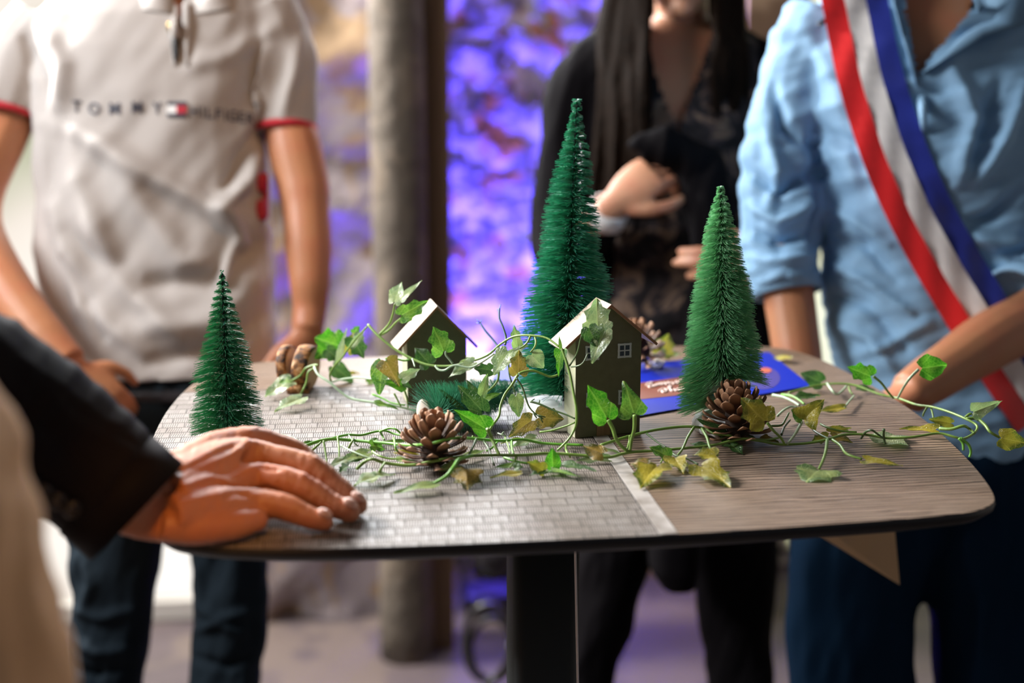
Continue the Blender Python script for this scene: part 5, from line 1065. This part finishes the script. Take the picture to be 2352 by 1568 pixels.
fin([(400, 1080, 1.235, .016), (490, 1030, 1.29, .0155), (575, 1012, 1.325, .0140), (640, 1024, 1.342, .0115), (688, 1042, 1.348, .0112), (740, 1092, 1.345, .0095), (770, 1128, 1.335, .0085)])
fin([(395, 1108, 1.215, .019), (480, 1062, 1.265, .018), (566, 1046, 1.300, .0155), (640, 1056, 1.298, .0132), (718, 1078, 1.292, .0130), (778, 1124, 1.284, .0112), (822, 1160, 1.277, .0094)])
fin([(390, 1145, 1.195, .021), (480, 1118, 1.240, .019), (578, 1102, 1.272, .0160), (640, 1104, 1.268, .0138), (700, 1122, 1.264, .0130), (760, 1158, 1.258, .0110), (804, 1176, 1.254, .0094)])
fin([(385, 1185, 1.180, .020), (480, 1170, 1.210, .020), (570, 1160, 1.238, .0158), (618, 1158, 1.240, .0130), (656, 1165, 1.238, .0120), (708, 1187, 1.234, .0103), (744, 1197, 1.231, .0088)])
fin([(370, 1208, 1.178, .0135), (450, 1212, 1.190, .0150), (530, 1206, 1.205, .0130), (590, 1194, 1.220, .010)])
fin([(440, 1110, 1.28, .020), (520, 1110, 1.335, .016), (590, 1128, 1.355, .0125), (650, 1150, 1.345, .010)])   # thumb tucked on the far side
hf = [([(395, 1085), (460, 1050), (520, 1020), (575, 1000)], 9, 0.0035), ([(400, 1100), (470, 1070), (530, 1045), (566, 1022)], 8, 0.0038), ([(410, 1120), (450, 1106), (480, 1097), (505, 1100), (525, 1112), (545, 1108)], 7, 0.0048), ([(500, 1088), (530, 1078), (556, 1066)], 11, -0.0056), ([(400, 1160), (470, 1140), (560, 1120)], 9, 0.0022), ([(520, 1140), (545, 1130), (570, 1138)], 8, -0.0048), ([(585, 1125), (610, 1120), (640, 1130)], 5, -0.0032), ([(600, 1072), (640, 1078)], 5, -0.0040), ([(705, 1040), (722, 1052), (735, 1062)], 9, 0.0026), ([(690, 1086), (705, 1096)], 9, 0.0026), ([(715, 1050), (725, 1040)], 2.5, -0.0019), ([(540, 1040), (566, 1018), (590, 1018)], 13, 0.0048), ([(560, 990), (585, 988)], 12, 0.0032), ([(560, 1078), (590, 1072)], 12, 0.0029)]
handm = fuse('hand', hb, .0019, 5, M['skin_hand'], ps, folds=hf, wr=(.0006, 9, .3))
for (x, y, dd, r, dx, dy) in ((818, 1150, 1.272, .0094, .75, -.65), (800, 1165, 1.249, .0094, .75, -.6), (742, 1188, 1.227, .0088, .85, -.45), (768, 1118, 1.33, .0085, .75, -.6)):
    ax_ = (RT * dx + UP * dy).normalized(); nn = (UP * .80 - FW * .30 + RT * .4); m = basis(nn, ax_); MB().ball(P(x, y, dd) + m.col[2] * (r * .52), (r * .78, r * .62, r * .38), 12, 8, m).build('finger_nail', M['nail'], ps)
sv = MB()
def sleeve(mb, pts, n=22):
    P3 = [P(x, y, dd) for x, y, dd, r in pts]; mb.tube(P3, [(r, r) if not isinstance(r, tuple) else r for *_, r in pts], n, 4)
sleeve(sv, [(-640, 250, .98, .080), (-560, 420, .96, .078), (-420, 640, .96, .072), (-260, 800, 1.04, .066), (-60, 900, 1.10, .062), (120, 1012, 1.150, .058), (236, 1102, 1.166, .0535), (296, 1156, 1.170, .0500)])
rows(sv, [(-300, -1150, -900, .07), (-220, -1500, -560, .10), (-100, -1620, -430, .12), (200, -1620, -450, .14), (700, -1560, -540, .13), (1200, -1600, -500, .13), (1900, -1640, -460, .13)], 1.12)
fs_ = [([(0, 790), (120, 880), (260, 980)], 16, .004), ([(-40, 900), (100, 980), (200, 1090)], 22, -.004), ([(60, 860), (160, 960), (330, 1060)], 14, .004)]
jac = fuse('suit_jacket', sv, .0045, 3, M['suit'], ps, folds=fs_, wr=(.004, 60, .6))
ej = BVHTree.FromPolygons([v.co + ORG[jac.name] for v in jac.data.vertices], [tuple(p.vertices) for p in jac.data.polygons])
caxis = P(296, 1156, 1.170) - P(236, 1102, 1.166)
cuff(ps, 'jacket_cuff_edge', M['suit'], P(280, 1142, 1.169), caxis, .0505, .034, .003)
cuff(ps, 'shirt_cuff', M['shirt_white'], P(298, 1158, 1.171), caxis, .0480, .010, .0015)
for x, y in ((70, 1108), (100, 1128), (132, 1147), (166, 1166)):
    c = on(ej, x, y, .002, 1.1); m = basis(-FW + RT * .1 - UP * .2); b = MB().tube([c, c + m.col[2] * .004], [.0078, .0074], 20, 1).build('sleeve_button', M['button'], ps)
    MB().tube([c + m.col[2] * .004 + m.col[0] * (math.cos(t) * .0066) + m.col[1] * (math.sin(t) * .0066) for t in [k * 2 * math.pi / 16 for k in range(17)]], .0009, 6, 1).build('button_rim', M['button'], b)
sb = MB(); rows(sb, [(-420, -1090, -960, .06), (-250, -1250, -800, .08), (-100, -1550, -500, .10), (200, -1560, -510, .12), (1200, -1540, -560, .11), (1900, -1560, -540, .11)], 1.12)
hq, hm = head(sb, P(-1025, -640, 1.10), -FH * .2 + RT); fuse('body', sb, .006, 3, M['skin_tan'], ps); face(ps, hq, hm)
hr = MB(); hr.ball(hq(0, -.02, .045), (.084, .098, .088), 24, 14, hm); fuse('hair', hr, .007, 1, M['hair'], ps)
tl = MB(); yf = drow(1.12, .03); leg(tl, [(-1300, 1850, 1.12, .10), (-1280, 3000, 1.12, .07), (-1270, yf, 1.12, .06)]); leg(tl, [(-760, 1850, 1.12, .10), (-780, 3000, 1.12, .07), (-790, yf, 1.12, .06)]); rows(tl, [(1700, -1560, -520, .12), (2050, -1540, -540, .12)], 1.12); fuse('trousers', tl, .008, 2, M['suit'], ps)
shoe(ps, -1270, yf, 1.12, M['shoe']); shoe(ps, -790, yf, 1.12, M['shoe'])

# ---------------------------------------------------------------- beige coat at the near left corner
pc_ = empty('person', (P(-900, 900, .78).x, P(-900, 900, .78).y, 0), 'person in a long beige coat, only its hem edge showing at the near left corner', 'person')
dc = .78; ct = MB(); TR = [(-420, -1200, -850, .06), (-330, -1600, -480, .10), (-200, -1750, -330, .12), (200, -1750, -300, .13), (700, -1750, -150, .13), (1040, -1780, 0, .14), (1300, -1790, 72, .145), (1568, -1800, 128, .15), (2200, -1820, 200, .15), (3600, -1830, 230, .15), (4300, -1830, 230, .15)]
rows(ct, TR, dc); limb(ct, [(-1650, -200, dc, .06), (-1850, 600, dc, .055), (-1850, 1500, dc, .05)]); fuse('coat', ct, .008, 3, M['beige'], pc_, folds=[([(-60, 1000), (0, 1250), (40, 1600)], 26, .010), ([(-20, 1200), (30, 1400), (80, 1700)], 18, -.008)], wr=(.006, 60, 0))
bb = MB(); rows(bb, TR[:3] + [(900, -1700, -250, .1)], dc, .012); limb(bb, [(-1025, -380, dc, .052), (-1025, -600, dc, .05)]); hq, hm = head(bb, P(-1025, -850, dc), FH + RT * .3)
yf = drow(dc, .03)
for x in (-1350, -500): leg(bb, [(x, 3800, dc, .06), (x, 4600, dc, .055), (x, yf, dc, .04)])
limb(bb, [(-1850, 1450, dc, .03), (-1850, 1600, dc, .028)]); hand(bb, P(-1850, 1640, dc), -UP, -RT, 1)
fuse('body', bb, .006, 3, M['skin_light'], pc_); face(pc_, hq, hm); hr = MB(); hr.ball(hq(0, -.02, .045), (.084, .098, .088), 24, 14, hm); fuse('hair', hr, .007, 1, M['hair'], pc_)
for x in (-1350, -500): shoe(pc_, x, yf, dc, M['shoe'])
